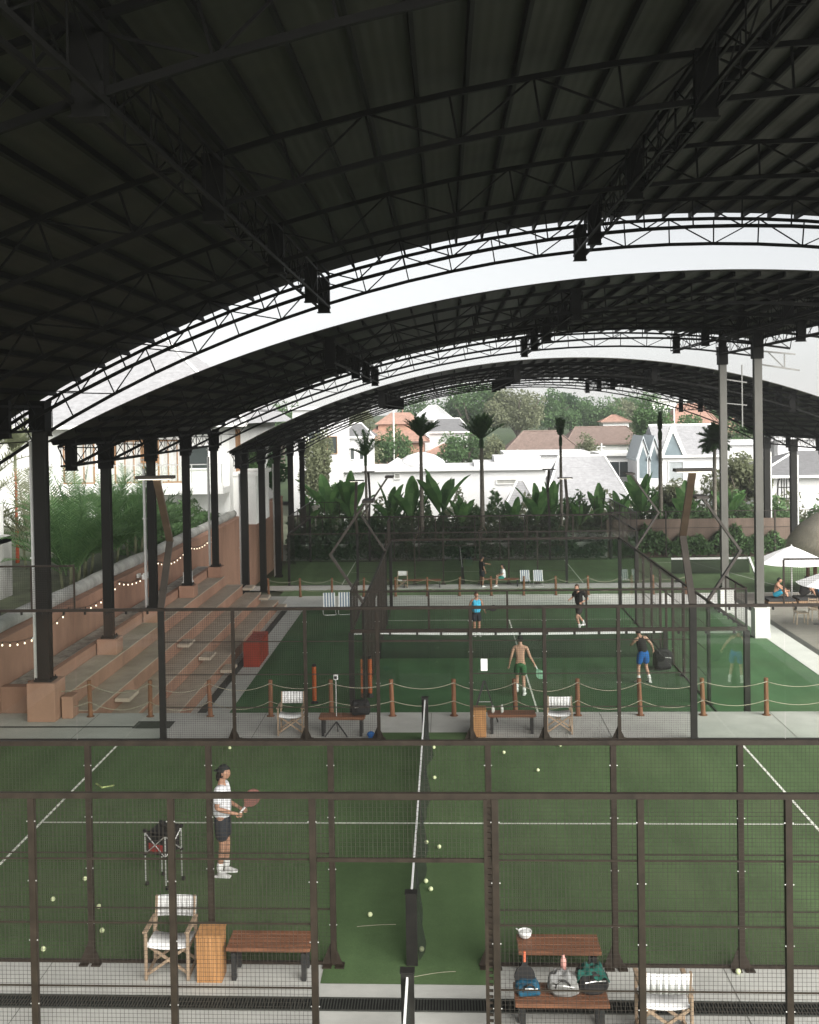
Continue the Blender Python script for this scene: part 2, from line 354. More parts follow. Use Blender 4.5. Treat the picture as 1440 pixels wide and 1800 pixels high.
# ------------------------------------------------------------------ columns
def column(x, y, z0, z1, label, group, w=.34, pipe=None, ped=None, m=COLM, name='steel_column', pm=TERRA):
    t = thing(name, label, 'column', (x, y, z0), group=group)
    b = MB(); h = w/2
    b.box(x-h, x+h, y-h, y-h+.03, z0, z1); b.box(x-h, x+h, y+h-.03, y+h, z0, z1); b.box(x-.05, x+.05, y-h+.03, y+h-.03, z0, z1)
    b.box(x-h+.012, x-h+.03, y-h+.03, y+h-.03, z0, z1); b.box(x+h-.045, x+h-.025, y-h+.03, y+h-.03, z0, z1)
    b.build('shaft', m, t, world=True)
    b = MB(); b.box(x-h-.07, x+h+.07, y-h-.07, y+h+.07, z0-.001, z0+.05); 
    for dx in (-1,1):
        for dy in (-1,1): b.lathe((x+dx*(h+.03), y+dy*(h+.03), z0+.05), [(.02,0),(.02,.05)], 6)
    b.build('base_plate', m, t, world=True)
    b = MB(); b.box(x-h-.05, x+h+.05, y-h-.05, y+h+.05, z1-.75, z1-.05); b.box(x-h-.08, x+h+.08, y-h-.08, y+h+.08, z1-.05, z1); b.build('capital', ROOFST, t, world=True)
    if pipe:
        b = MB(); b.tube([(x+pipe, y+.1, z0), (x+pipe, y+.1, z1-1.0)], .055, 10)
        for k in range(3): b.box(x+pipe-.07, x+pipe+.07, y+.04, y+.17, z0+1+k*2, z0+1.04+k*2)
        b.build('downpipe', PIPE, t, world=True)
    return t
GL = 'steel columns along the terracotta steps'
names = ['nearest', 'second', 'third', 'fourth', 'fifth']
for i, y in enumerate((11.8, 16.9, 21.75, 26.65, 31.7)):
    zt = zB(-9.4)-.3 if i else zA(-9.4)-.15
    column(-9.4, y, .95, zt, ['thick near black steel column with white downpipe, nearest on the steps', 'black steel column, second along the terracotta steps', 'black steel column with white downpipe, third along the steps by the kinked lamp mast', 'black steel column, fourth along the steps before the white box', 'black steel column with white downpipe, last on the terracotta steps'][i],
        GL, .30 if i == 0 else .26, pipe=-.27 if i in (0,2,4) else None)
for i, y in enumerate((38.6, 43.7, 49.1, 54.6, 60.2)):
    column(-9.4, y, L2+.35, zC(-9.4)-.3, ['black column with white downpipe just past the steps', 'second black column past the steps, by the far court', 'third black column past the steps with white downpipe', 'fourth black column in the far left row', 'farthest black column in the left row before the planting'][i], 'columns under the farthest roof', .32, pipe=-.25 if i in (0,2) else None)
    if i > 2 or i == 2: column(22.3, y, L2+.1, zC(22.3)-.3, ['', '', 'grey column by the thatched hut at the right edge', 'grey column right behind the thatched hut', 'grey column far behind the thatched hut'][i], 'columns under the farthest roof', .36, pipe=.3)
COLR = mat('column_paint_lit', (.075, .073, .062), .5, .25, 1.5, spec=.5, streak=(1, 1, .3))  # outdoor light on the right-hand columns put into a lighter grey
column(12.2, 26.65, L1+1.15, zB(12.2)-.55, 'tall grey steel column on a white plinth beside the cafe deck, nearer of two', 'tall columns by the cafe deck', .28, m=COLR)
column(12.2, 31.7, L1+1.0, zB(12.2)-.55, 'tall grey steel column on a white plinth, farther of two by the cafe deck', 'tall columns by the cafe deck', .28, m=COLR)
for y, z, l in ((26.65, 1.15, 'white square plinth under the nearer tall column'), (31.7, 1.0, 'white square plinth under the farther tall column')):
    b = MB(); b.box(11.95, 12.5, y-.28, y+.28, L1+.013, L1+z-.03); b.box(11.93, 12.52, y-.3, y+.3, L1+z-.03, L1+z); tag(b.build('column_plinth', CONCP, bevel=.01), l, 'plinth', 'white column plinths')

# ------------------------------------------------------------------ padel fences
def wires(x0, x1, z0, z1, step=.05, r=.0024, axis='x', c=0.):
    b = MB()
    def w(p, q):
        p, q = V(p), V(q); d = (q-p).normalized(); u = V((0,0,1)) if abs(d.z) < .9 else V((1,0,0)); x = d.cross(u).normalized()*r; y = x.cross(d).normalized()*r
        b.add([p+x, p-x*.5+y*.87, p-x*.5-y*.87, q+x, q-x*.5+y*.87, q-x*.5-y*.87], [(0,1,4,3),(1,2,5,4),(2,0,3,5)])
    n = max(1, round((x1-x0)/step)); mz = max(1, round((z1-z0)/step)); A = (lambda t, z: (t, c, z)) if axis == 'x' else (lambda t, z: (c, t, z))
    for i in range(n+1): t = x0+(x1-x0)*i/n; w(A(t, z0), A(t, z1))
    for k in range(mz+1): z = z0+(z1-z0)*k/mz; w(A(x0, z), A(x1, z))
    return b
def fence_side(t, axis, c, mid, base, half=6., glass_ends=True, ends_mesh=True, step=.05, r=.0024, opening=True, wirez=3., ribs=(.75,1.5,2.25), outward=1, left=True, right=True):
    """a 12 m mesh run with a doorway in the middle and a 4 m glass run at each end"""
    P = (lambda u, v, z: (u, c+v, z+base)) if axis == 'x' else (lambda u, v, z: (c+v, u, z+base))
    def bx(b, u0, u1, v0, v1, z0, z1):
        p, q = P(u0, v0, z0), P(u1, v1, z1); b.box(min(p[0],q[0]), max(p[0],q[0]), min(p[1],q[1]), max(p[1],q[1]), p[2], q[2]); return b
    us = [mid+s*k for k in (1.05, 2.7, 4.35, 6.0) for s in (-1, 1)]
    for u in us:
        th = abs(u-mid) > 5.9; w = .07 if th else .037
        b = MB(); bx(b, u-w, u+w, -.04, .04, 0, 2.965)
        if not th:
            for s in (-1, 1): b.cbox(P(u+s*.085, -.05*outward, .012), (.12, .16, .02) if axis == 'x' else (.16, .12, .02)); b.prism([P(u-.02+s*.022, 0, .3), P(u-.02+s*.14, -.02*outward, .02), P(u-.02+s*.022, -.02*outward, .02)], V(P(0,-.012*outward,0))-V(P(0,0,0)))
        else: bx(b, u-.12, u+.12, -.1, .1, .002, .02)
        b.cur = 1
        if not th:
            for z in (.55, 1.3, 2.0, 2.7):
                for s in (-1, 1): b.sphere(P(u+s*.046, -.03, z), .009, 6, 4)
        b.build('post', [STEELD if th else STEEL, ALU], t, world=True)
    tops = [(mid-6-(4 if left else 0), mid+6+(4 if right else 0))]
    for u0, u1 in tops: b = MB(); bx(b, u0, u1, -.032, .032, 2.965, 3.03); b.build('top_rail', STEEL, t, world=True)
    us = sorted(us)
    for a, bb_ in zip(us[:-1], us[1:]):
        door = abs(a-mid) < 1.1 and abs(bb_-mid) < 1.1
        z0 = 2.25 if door and opening else .03
        b = wires(a+.042, bb_-.042, z0+base, 2.96+base, step, r, axis, c); b.build('mesh_panel', WIRE, t, world=True)
        b = MB()
        for z in (ribs if not door else (2.25,)):
            hz = .013 if not door else .032; bx(b, a+.042, bb_-.042, -hz*.5, hz*.5, z-hz*.7, z+hz*.7)
        if not door: bx(b, a+.042, bb_-.042, -.02, .02, .0, .04)
        b.build('cross_rail', STEEL, t, world=True)
    if glass_ends:
        for s in ([-1] if left else [])+([1] if right else []):
            for k in (0, 1):
                u0 = mid+s*(6.08+2*k-.06*k); u1 = mid+s*(8-.01+2*k)
                b = MB(); bx(b, min(u0,u1), max(u0,u1), -.006, .006, .03, 2.93); b.cur = 1
                for f in (.12, .38, .62, .88):
                    uu_ = u0+(u1-u0)*f; bx(b, uu_-.02, uu_+.02, -.025, .025, 2.9, 2.965)
                bx(b, min(u0,u1), max(u0,u1), -.02, .02, 0, .035)
                b.build('glass_panel', [GLASS, STEELD], t, world=True)
            u0, u1 = sorted((mid+s*8, mid+s*10))
            b = MB()
            for u in (u0, (u0+u1)/2, u1): bx(b, u-.018, u+.018, -.018, .018, 3.03, 4.0)
            bx(b, u0, u1, -.02, .02, 4.0, 4.04); b.build('upper_frame', STEEL, t, world=True)
            wires(u0, u1, 3.03+base, 4.0+base, step, r, axis, c).build('mesh_panel', WIRE, t, world=True)
    return t
def end_wall(t, axis, c, a0, a1, base, step=.06, r=.0024):
    P = (lambda u, v, z: (u, c+v, z+base)) if axis == 'x' else (lambda u, v, z: (c+v, u, z+base))
    def bx(b, u0, u1, v0, v1, z0, z1):
        p, q = P(u0, v0, z0), P(u1, v1, z1); b.box(min(p[0],q[0]), max(p[0],q[0]), min(p[1],q[1]), max(p[1],q[1]), p[2], q[2]); return b
    n = 5
    for i in range(n):
        u0 = a0+(a1-a0)*i/n+.01; u1 = a0+(a1-a0)*(i+1)/n-.01
        b = MB(); bx(b, u0, u1, -.006, .006, .03, 2.92); b.cur = 1
        for f in (.15, .5, .85): uu_ = u0+(u1-u0)*f; bx(b, uu_-.03, uu_+.03, -.03, .03, 2.88, 2.95)
        b.build('glass_panel', [GLASS, STEELD], t, world=True)
    b = MB(); bx(b, a0, a1, -.045, .045, 2.95, 3.04); b.build('top_rail', STEEL, t, world=True)
    b = MB(); bx(b, a0, a1, -.03, .03, 3.99, 4.03); b.build('top_rail', STEEL, t, world=True)
    wires(a0, a1, 3.04+base, 3.99+base, step, r, axis, c).build('mesh_panel', WIRE, t, world=True)
    for i in range(n+1):
        u = a0+(a1-a0)*i/n; wd = .07 if i in (0, n) else .03
        b = MB()
        if i in (0, n): bx(b, u-wd, u+wd, -.07, .07, 0, 2.95)
        bx(b, u-.025, u+.025, -.025, .025, 3.04, 3.99); b.build('post', STEELD if i in (0, n) else STEEL, t, world=True)
t = thing('court_fence', 'nearest brown mesh fence with double doorway posts, in front at the bottom', 'fence', (-.0, -2, 0))
fence_side(t, 'x', -2., 0, 0, glass_ends=False, outward=1)
# the doorway posts of the nearest fence are perforated doubles
b = MB(); b.box(.92, .96, -2.03, -1.97, 0, 2.96)
for k in range(40): b.box(.95, 1.005, -2.01, -1.99, .1+k*.07, .125+k*.07)
b.build('door_post', STEEL, t, world=True)
t = thing('court_fence', 'brown mesh fence behind the near walkway, beside the court with the ball trolley', 'fence', (0, 0, 0))
fence_side(t, 'x', 0., 0, 0, glass_ends=False)
t = thing('court_fence', 'mesh fence with glass ends on the far side of the court with the trolley', 'fence', (0, 10, 0))
fence_side(t, 'x', 10., 0, 0, outward=-1)
X0, X1, Y0, Y1 = -1.95, 8.1, 13.4, 33.4
t = thing('court_enclosure', 'glass and mesh enclosure round the sunken middle court with four players', 'fence', (3.07, 23.4, L1))
end_wall(t, 'x', Y0, X0, X1, L1); end_wall(t, 'x', Y1, X0, X1, L1)
fence_side(t, 'y', X0, 23.4, L1, step=.06); fence_side(t, 'y', X1, 23.4, L1, step=.06)
t = thing('court_enclosure', 'dark glass and mesh enclosure round the farthest court before the palms', 'fence', (1.38, 52.9, L2))
fence_side(t, 'x', 47.9, 1.38, L2, step=.1, r=.003); fence_side(t, 'x', 57.9, 1.38, L2, step=.1, r=.003)
end_wall(t, 'y', -8.62, 47.9, 57.9, L2, .1, .003); end_wall(t, 'y', 11.38, 47.9, 57.9, L2, .1, .003)
t = thing('court_fence', 'low brown mesh fence beyond the small court on the right', 'fence', (20, 59, L2))
b = MB(); b.box(11.6, 30, 58.97, 59.03, 3.0+L2, 3.05+L2); b.box(11.6, 30, 58.97, 59.03, 1.9+L2, 1.94+L2); b.build('rail', STEEL, t, world=True)
for i in range(6): b = MB(); b.box(11.6+i*3.6, 11.7+i*3.6, 58.95, 59.05, L2, L2+3); b.build('post', STEEL, t, world=True)
wires(11.6, 30, L2+.1, L2+3, .12, .003, 'x', 59).build('mesh_panel', WIRE, t, world=True)

# ------------------------------------------------------------------ nets
def net(label, x, y0, y1, base, axis='y', band=.06, sag=True):
    P = (lambda a, v, z: (x+v, a, z+base)) if axis == 'y' else (lambda a, v, z: (a, x+v, z+base))
    t = thing('court_net', label, 'net', P((y0+y1)/2, 0, 0))
    N = 40; zt = lambda s: .92-.05*4*s*(1-s)
    wav = lambda s, k: (.05+.035*sin(s*23+k)+.02*sin(s*51)) if sag else .0
    b = MB()
    for i in range(N):
        s0, s1 = i/N, (i+1)/N; a0, a1 = y0+.08+(y1-y0-.16)*s0, y0+.08+(y1-y0-.16)*s1
        for z0, z1 in ((.02, .3), (.3, .6), (.6, 1.)):
            f = lambda s, z: P(y0+.08+(y1-y0-.16)*s, wav(s, 0)*(1-z)*2.0, z*zt(s)-.03)
            b.quad(f(s0, z0), f(s1, z0), f(s1, z1), f(s0, z1))
    nt_ = b.build('net_mesh', NETMESH, t, world=True)
    b = MB()
    for i in range(N):
        s0, s1 = i/N, (i+1)/N; p, q = P(y0+.05+(y1-y0-.1)*s0, 0, zt(s0)-.02), P(y0+.05+(y1-y0-.1)*s1, 0, zt(s1)-.02); b.bar(p, q, .024, band)
    b.build('net_band', CANVAS, t, world=True)
    for a, s in ((y0, -1), (y1, 1)):
        b = MB(); p = P(a, 0, 0); b.box(p[0]-.075, p[0]+.075, p[1]-.06, p[1]+.06, base+.003, base+.97); b.box(p[0]-.085, p[0]+.085, p[1]-.07, p[1]+.07, base+.97, base+.985)
        b.build('net_post', STEELD, t, world=True)
    return t
def netmesh():
    m = bpy.data.materials.new('net_mesh'); m.use_nodes = True; t_ = m.node_tree; L = t_.links; b = t_.nodes['Principled BSDF']
    b.inputs['Base Color'].default_value = (.012,.016,.012,1); b.inputs['Roughness'].default_value = .9
    n = t_.nodes.new('ShaderNodeTexNoise'); n.inputs['Scale'].default_value = 2
    mr = t_.nodes.new('ShaderNodeMapRange'); mr.inputs[3].default_value = .42; mr.inputs[4].default_value = .58; L.new(n.outputs['Fac'], mr.inputs[0]); L.new(mr.outputs[0], b.inputs['Alpha']); return m
NETMESH = netmesh()
net('sagging black net with white top band across the near court', 0, 0.02, 9.98, 0)
net('black net post and white band at the bottom edge, of the nearest court', .02, -11.9, -2.02, 0)
net('dark green net stretched across the sunken middle court', 23.4, -1.9, 8.05, L1, 'x', band=.075, sag=False)
net('small black net with white band of the farthest court', 1.42, 47.95, 57.8, L2)

# ------------------------------------------------------------------ lamp masts
LAMPW = mat('lamp_glow', (1, .93, .78), .5, .02, 1, emit=2.2)
MAST = mat('mast_brown', (.085, .058, .04), .5, .25, 3, spec=.4)
MASTD = mat('mast_dark', (.05, .042, .035), .5, .25, 3, spec=.4)
def mast(x, y, z0, dx, dy, label, lit=False, m=MAST):
    """bent mast bolted onto a fence post; (dx,dy) points away from the court"""
    t = thing('lamp_mast', label, 'lamp mast', (x, y, z0), group='kinked lamp masts on the court fences')
    o = V((dx, dy, 0)); p0 = V((x, y, z0+.03)); p1 = p0+o*.95+V((0,0,1.45)); p2 = p0-o*.12+V((0,0,2.95)); upv = V((dy, -dx, 0))
    b = MB(); b.bar(p0, p1, .07, .15, upv=tuple(upv)); b.build('lower_arm', MASTD, t, world=True)
    b = MB(); b.bar(p1+V((0,0,-.04)), p2, .07, .16, upv=tuple(upv)); b.build('upper_arm', m, t, world=True)
    c = p2+V((0,0,.06)); s = V((dy, -dx, 0)); hd = MB(); hd.bar(c-s*.42-o*.1, c+s*.42-o*.1, .34, .07); h = hd.build('lamp_head', MASTD, t, world=True)
    d = MB(); d.bar(c-s*.36-o*.1-V((0,0,.041)), c+s*.36-o*.1-V((0,0,.041)), .26, .012); d.build('diffuser', LAMPW if lit else PIPE, h, world=True)
mast(-6, 10, 3., 0, 1, 'lit kinked lamp mast in front of the left columns', True)
mast(6, 10, 3., 0, 1, 'brown kinked lamp mast left of the two tall grey columns', True)
for x, s in ((X0, -1), (X1, 1)):
    for y, q in ((17.4, 'nearer'), (29.4, 'farther')):
        mast(x, y, L1+3, s, 0, '%s kinked lamp mast on the %s side of the sunken middle court' % (q, 'left' if s < 0 else 'right'), m=MASTD)
for x, l in ((-4.62, 'left'), (7.38, 'right')):
    mast(x, 47.9, L2+3, 0, -1, 'small lit lamp mast on the near fence of the farthest court, %s one' % l, True, MASTD)
    mast(x, 57.9, L2+3, 0, 1, 'small dark lamp mast on the back fence of the farthest court, %s one' % l, False, MASTD)
mast(24.5, 48, L2+3, 1, 0, 'thin grey lamp mast at the right edge behind the thatched hut', False, MASTD)

# ------------------------------------------------------------------ terracotta steps and walls
t = thing('terracotta_steps', 'tiered terracotta seating steps along the left of the middle court', 'seating steps', (-8.2, 22.8, L1))
edges = [-6.95, -7.65, -8.35, -9.05, -9.72]; lev = [-.78, -.36, .07, .5]
for i in range(4):
    b = MB(); b.box(edges[i+1] if i < 3 else -9.72, edges[i], 12.3, 33.2-.5*i, L1+.001, lev[i]-.03); b.build('riser', TERRA, t, world=True, bevel=.01)
    b = MB(); b.box(edges[i+1]+.003 if i < 3 else -9.72, edges[i]+.025, 12.3-.002, 33.2-.5*i+.02, lev[i]-.03, lev[i]); b.build('tread', TERRAT, t, world=True, bevel=.008)
b = MB(); b.box(-9.9, -9.725, 12.3, 33.2, L1, .82); b.build('back_kerb', TERRA, t, world=True); b = MB(); b.box(-10.745, -9.905, 12.3, 12.6, L1, .66); b.build('end_wall', TERRA, t, world=True)
for y in (16.9, 21.75, 26.65, 31.7): b = MB(); b.box(-9.68, -9.1, y-.32, y+.32, .501, .949); b.build('pedestal', TERRA, t, world=True, bevel=.012)
for y, rows in ((21.0, (0,1,2)), (32.4, (0,1,2)), (14.3, (1,2))):
    for i in rows:
        b = MB(); b.box(edges[i]+.026, edges[i]+.42, y-.45, y+.45, lev[i]-.22, lev[i]-.12); b.build('half_step', TERRAT, t, world=True, bevel=.01)
b = MB(); b.box(-9.75, -9.05, 11.45, 12.2, .003, .95); tag(b.build('pedestal_block', TERRA, bevel=.015), 'tall terracotta block carrying the nearest left column', 'pedestal')
b = MB(); b.box(-9.0, -8.72, 11.75, 12.2, .003, .55); tag(b.build('pedestal_block', TERRA, bevel=.015), 'small lower terracotta block beside the nearest column block', 'pedestal')
b = MB(); b.box(-11.1, -10.75, -6, 60, -2.6, 1.78); b.box(-11.12, -10.72, -6, 60, 1.78, 1.85); 
tag(b.build('boundary_wall', TERRA, bevel=.01), 'long terracotta boundary wall behind the steps with string lights', 'wall')
b = MB(); b.box(-10.72, -9.91, 12.62, 34, -2.5, .62); struct(b.build('gravel_bed', mat('gravel_pale', (.36,.36,.33), .95, .5, 4, bump=.8)), 'pale gravel strip between the steps and the wall')
# rounded stone coping
b = MB(); pts = [(-11.25+.02*sin(i*1.3), 11+i*1.5, 1.98+.02*sin(i*.9)) for i in range(28)]; b.tube(pts, [.22+.012*sin(i*2.1) for i in range(28)], 12)
tag(b.build('stone_coping', CONCD, smooth=True), 'long rounded grey stone coping on top of the terracotta wall', 'coping')
b = MB(); b.box(-60, -11.12, -6, 60, -2.6, 1.55); struct(b.build('garden_bed', mat('garden_soil', (.06,.07,.04), .95, .5, 1, bump=.4)), 'raised planted garden behind the terracotta wall')
b = MB(); b.box(-14.2, -13.95, 2, 21.0, 1.5, 3.9-.35); b.prism([(-13.95,2,3.55),(-13.95,21,3.55),(-13.95,21,3.35),(-13.95,2,3.3)], (-.25,0,.03)); 
tag(b.build('concrete_wall', CONCD), 'stained grey concrete wall at the left edge behind the nearest column', 'wall')
b = MB(); b.box(-15.6, -15.3, 2, 23.6, 1.5, 4.75); tag(b.build('white_wall', WHITE), 'plain white wall standing above the stained concrete wall at left', 'wall')
# white box and floodlight on the wall
b = MB(); b.box(-9.9,-9.6,27.9,28.25,.83,1.25); b.box(-9.95,-9.55,27.85,28.3,.821,.86); tag(b.build('water_box', WHITE, bevel=.015), 'small white box on the kerb beside the fourth column', 'box')
t = thing('wall_floodlight', 'white double floodlight on a bracket above the terracotta wall', 'floodlight', (-10.7, 24.4, 1.62))
b = MB(); b.box(-10.71,-10.6,24.3,24.5,1.58,1.72); b.bar((-10.62,24.4,1.66),(-10.4,24.4,1.66),.03); b.build('bracket', PIPE, t, world=True)
for d in (-.22,.12): b = MB(); b.cbox((-10.36,24.4+d,1.66),(.2,.22,.18),rx=.3); b.build('lamp_housing', WHITE, t, world=True, bevel=.02)
# festoon
t = thing('string_lights', 'string of small warm bulbs hung in swags along the terracotta wall', 'string lights', (-10.66, 12, 1.6))
sw = [12.2, 17.0, 22.0, 27.0, 32.0, 37.2]; b = MB(); bulbs = []
for a, c in zip(sw[:-1], sw[1:]):
    pts = []
    for k in range(11):
        s = k/10; pts.append((-10.64, a+(c-a)*s, 1.82-.30*4*s*(1-s)))
        if k % 1 == 0 and k < 10: bulbs.append(pts[-1])
    b.tube(pts, .008, 4)
b.build('cable', BLACK, t, world=True)
BULB = mat('bulb_warm', (1, .85, .62), .4, .01, 1, emit=1.0)
for x, y, z in bulbs:
    b = MB(); b.lathe((x, y, z-.05), [(.014,0),(.014,.05)], 6); s = b.build('socket', BLACK, t, world=True)
    b = MB(); b.sphere((x, y, z-.085), (.022,.022,.03), 8, 6); b.build('bulb', BULB, s, world=True, smooth=True)

# ------------------------------------------------------------------ rope barriers
def rope_post(x, y, base, label, group, h=.9):
    b = MB(); tl = rng.uniform(-.03,.03); b.tube([(x,y,base),(x+tl*.5,y,base+h*.5),(x+tl,y,base+h)], [.06,.055,.052], 10); b.lathe((x,y,base),[(.1,.001),(.1,.015)],10)
    tag(b.build('rope_post', WOODP, smooth=False), label, 'post', group)
def ropes(xs, y, base, label, hs):
    for z in hs:
        b = MB()
        for a, c in zip(xs[:-1], xs[1:]):
            b.tube([(a+(c-a)*k/12, y-.05, base+z-(.17+.05*sin(a*9+z))*4*(k/12)*(1-k/12)) for k in range(13)], .009, 5)
        tag(b.build('rope', ROPE, smooth=True), label % ('upper' if z > .6 else 'lower'), 'rope', 'pale ropes slung between posts')
px = [-9.84+1.5*i for i in range(14)]
ordn = ['first','second','third','fourth','fifth','sixth','seventh','eighth','ninth','tenth','eleventh','twelfth','thirteenth','fourteenth','fifteenth']
for i, x in enumerate(px): rope_post(x, 11.95, 0, '%s brown rope post from the left on the near edge of the sunken court' % ordn[i], 'rope posts at the walkway edge')
ropes(px, 11.95, 0, '%s pale rope slung along the wooden posts before the sunken court', (.82, .38))
px2 = [-7.9+1.5*i for i in range(14)]
for i, x in enumerate(px2): rope_post(x, 36.35, L1, 'small brown rope post beyond the sunken court, %s from the left' % ordn[i], 'rope posts beyond the sunken court')
ropes(px2, 36.35, L1, '%s pale rope slung beyond the sunken court', (.82, .4))

# ------------------------------------------------------------------ benches, chairs, bins
def bench(label, x, y, base, L=1.1, D=.5, h=.45, slat=True):
    t = thing('bench', label, 'bench', (x, y, base), group='wooden benches beside the courts')
    n = 5
    b = MB()
    for i in range(n):
        y0 = -D/2+D*i/n; b.box(-L/2, L/2, y0+.004, y0+D/n-.004, h-.045, h)
    b.box(-L/2+.03, L/2-.03, -D/2+.05, D/2-.05, h-.075, h-.045)
    b.build('seat', WOOD, t, bevel=.004)
    for s in (-1, 1):
        b = MB(); x0 = s*(L/2-.09)
        b.prism([(x0-.03, -D/2+.04, .002), (x0-.03, -D/2+.12, .002), (x0-.03, -D/2+.1, h-.075), (x0-.03, -D/2+.02, h-.075)], (.06,0,0))
        b.prism([(x0-.03, D/2-.12, .002), (x0-.03, D/2-.04, .002), (x0-.03, D/2-.02, h-.075), (x0-.03, D/2-.1, h-.075)], (.06,0,0))
        b.box(x0-.029, x0+.029, -D/2+.1, D/2-.1, h-.14, h-.076)
        b.build('leg', BLACKM, t)
    return t
bench('dark wooden bench beside the bin at left, on the near walkway', -1.86, -.24, 0)
bench('dark wooden bench with a white bowl on one end', 1.92, -.27, 0, 1.06, .48)
bench('dark wooden bench loaded with bags in the bottom foreground', 1.82, -1.5, 0, 1.1, .5)
bench('far wooden bench left of the net with a black bag on it', -1.92, 10.42, 0, 1.06, .42)
bench('far wooden bench right of the net with a bottle and glass', 1.98, 10.6, 0, 1.1, .42)
bench('tiny dark bench beside the farthest court, left of its net', -.9, 47.0, L2, 2.2, .45)
bench('tiny dark bench beside the farthest court, under the person in white', 3.5, 47.1, L2, 2.2, .45)

def dchair(label, x, y, base, rz):
    """folding director's chair, faces its own -Y"""
    t = thing('folding_chair', label, 'chair', (x, y, base), rz, 'canvas folding chairs')
    W, D = .56, .46
    for s in (-1, 1):
        b = MB(); b.bar((s*W/2, -D/2, .003), (s*W/2, -D/2, .63), .035, .045); b.build('leg', WOODC, t)
        b = MB(); b.bar((s*W/2, D/2, .003), (s*W/2, D/2, .60), .035, .045); b.bar((s*(W/2-.02), D/2-.02, .5), (s*(W/2-.02), D/2+.06, .9), .028, .04); b.build('back_post', WOODC, t)
        b = MB(); b.bar((s*W/2, -D/2-.05, .645), (s*W/2, D/2+.03, .645), .06, .028); b.build('armrest', WOODC, t, bevel=.006)
        b = MB(); b.bar((s*W/2, -D/2, .05), (s*W/2, D/2, .05), .03, .035); b.bar((s*W/2, -D/2, .42), (s*W/2, D/2, .42), .03, .035); b.build('side_rail', WOODC, t)
    for yy in (-D/2+.03, D/2-.03):
        b = MB(); b.bar((-W/2+.02, yy, .07), (W/2-.02, yy, .43), .022, .035); b.build('cross_brace', WOODC, t)
        b = MB(); b.bar((W/2-.02, yy+.024, .07), (-W/2+.02, yy+.024, .43), .022, .035); b.build('cross_brace', WOODC, t)
    b = MB(); N = 8
    for i in range(N):
        x0, x1 = -W/2+W*i/N, -W/2+W*(i+1)/N; f = lambda x: .45-.035*(1-(2*x/W)**2)
        b.add([(x0,-D/2+.0,f(x0)),(x1,-D/2+.0,f(x1)),(x1,D/2-.02,f(x1)),(x0,D/2-.02,f(x0)),(x0,-D/2,f(x0)-.012),(x1,-D/2,f(x1)-.012),(x1,D/2-.02,f(x1)-.012),(x0,D/2-.02,f(x0)-.012)],[(0,1,2,3),(7,6,5,4),(4,5,1,0),(3,2,6,7)])
    b.build('seat', CANVAS, t, smooth=True)
    b = MB()
    for i in range(N):
        x0, x1 = -W/2+W*i/N, -W/2+W*(i+1)/N; f = lambda x, z: D/2-.02+(z-.5)*.2+.03*(1-(2*x/W)**2)
        b.add([(x0,f(x0,.63),.63),(x1,f(x1,.63),.63),(x1,f(x1,.89),.89),(x0,f(x0,.89),.89),(x0,f(x0,.63)+.012,.63),(x1,f(x1,.63)+.012,.63),(x1,f(x1,.89)+.012,.89),(x0,f(x0,.89)+.012,.89)],[(0,1,2,3),(7,6,5,4),(4,5,1,0),(3,2,6,7),(0,3,7,4),(1,5,6,2)])
    b.build('backrest', CANVAS, t, smooth=True)
    return t
dchair('white canvas folding chair with wooden arms, beside the wooden bin at left', -3.2, -.22, 0, 0)
dchair('white canvas folding chair cut off at the bottom right, seen from behind', 3.02, -1.56, 0, pi)
dchair('far white canvas folding chair left of the net, beside the phone tripod', -3.12, 10.55, 0, 0)
dchair('far white canvas folding chair right of the net, seen from behind', 3.06, 10.62, 0, pi)
dchair('tiny white folding chair beside the farthest court at left', -2.0, 47.0, L2, 0)
for i, (x, l) in enumerate(((5.0, 'left'), (5.75, 'right'))): pass

def wbin(label, x, y, W=.33, D=.3, h=.62):
    t = thing('wooden_bin', label, 'bin', (x, y, 0), group='wooden slatted bins')
    b = MB()
    for i in range(6): x0 = -W/2+W*i/6; b.box(x0+.002, x0+W/6-.002, -D/2, -D/2+.018, .004, h-.02-.0); b.box(x0+.002, x0+W/6-.002, D/2-.018, D/2, .004, h)
    b.box(-W/2, -W/2+.016, -D/2+.019, D/2-.019, .004, h-.01); b.box(W/2-.016, W/2, -D/2+.019, D/2-.019, .004, h-.01); b.build('body', WOODL, t)
    b = MB(); b.prism([(-W/2-.008, -D/2-.008, h-.018), (W/2+.008, -D/2-.008, h-.018), (W/2+.008, D/2+.008, h+.004), (-W/2-.008, D/2+.008, h+.004)], (0,0,.018)); b.build('lid', WOODL, t)
wbin('square slatted wooden bin between the folding chair and the left bench', -2.63, -.36)
wbin('far slatted wooden bin at the end of the right far bench', 1.23, 10.32, .3)

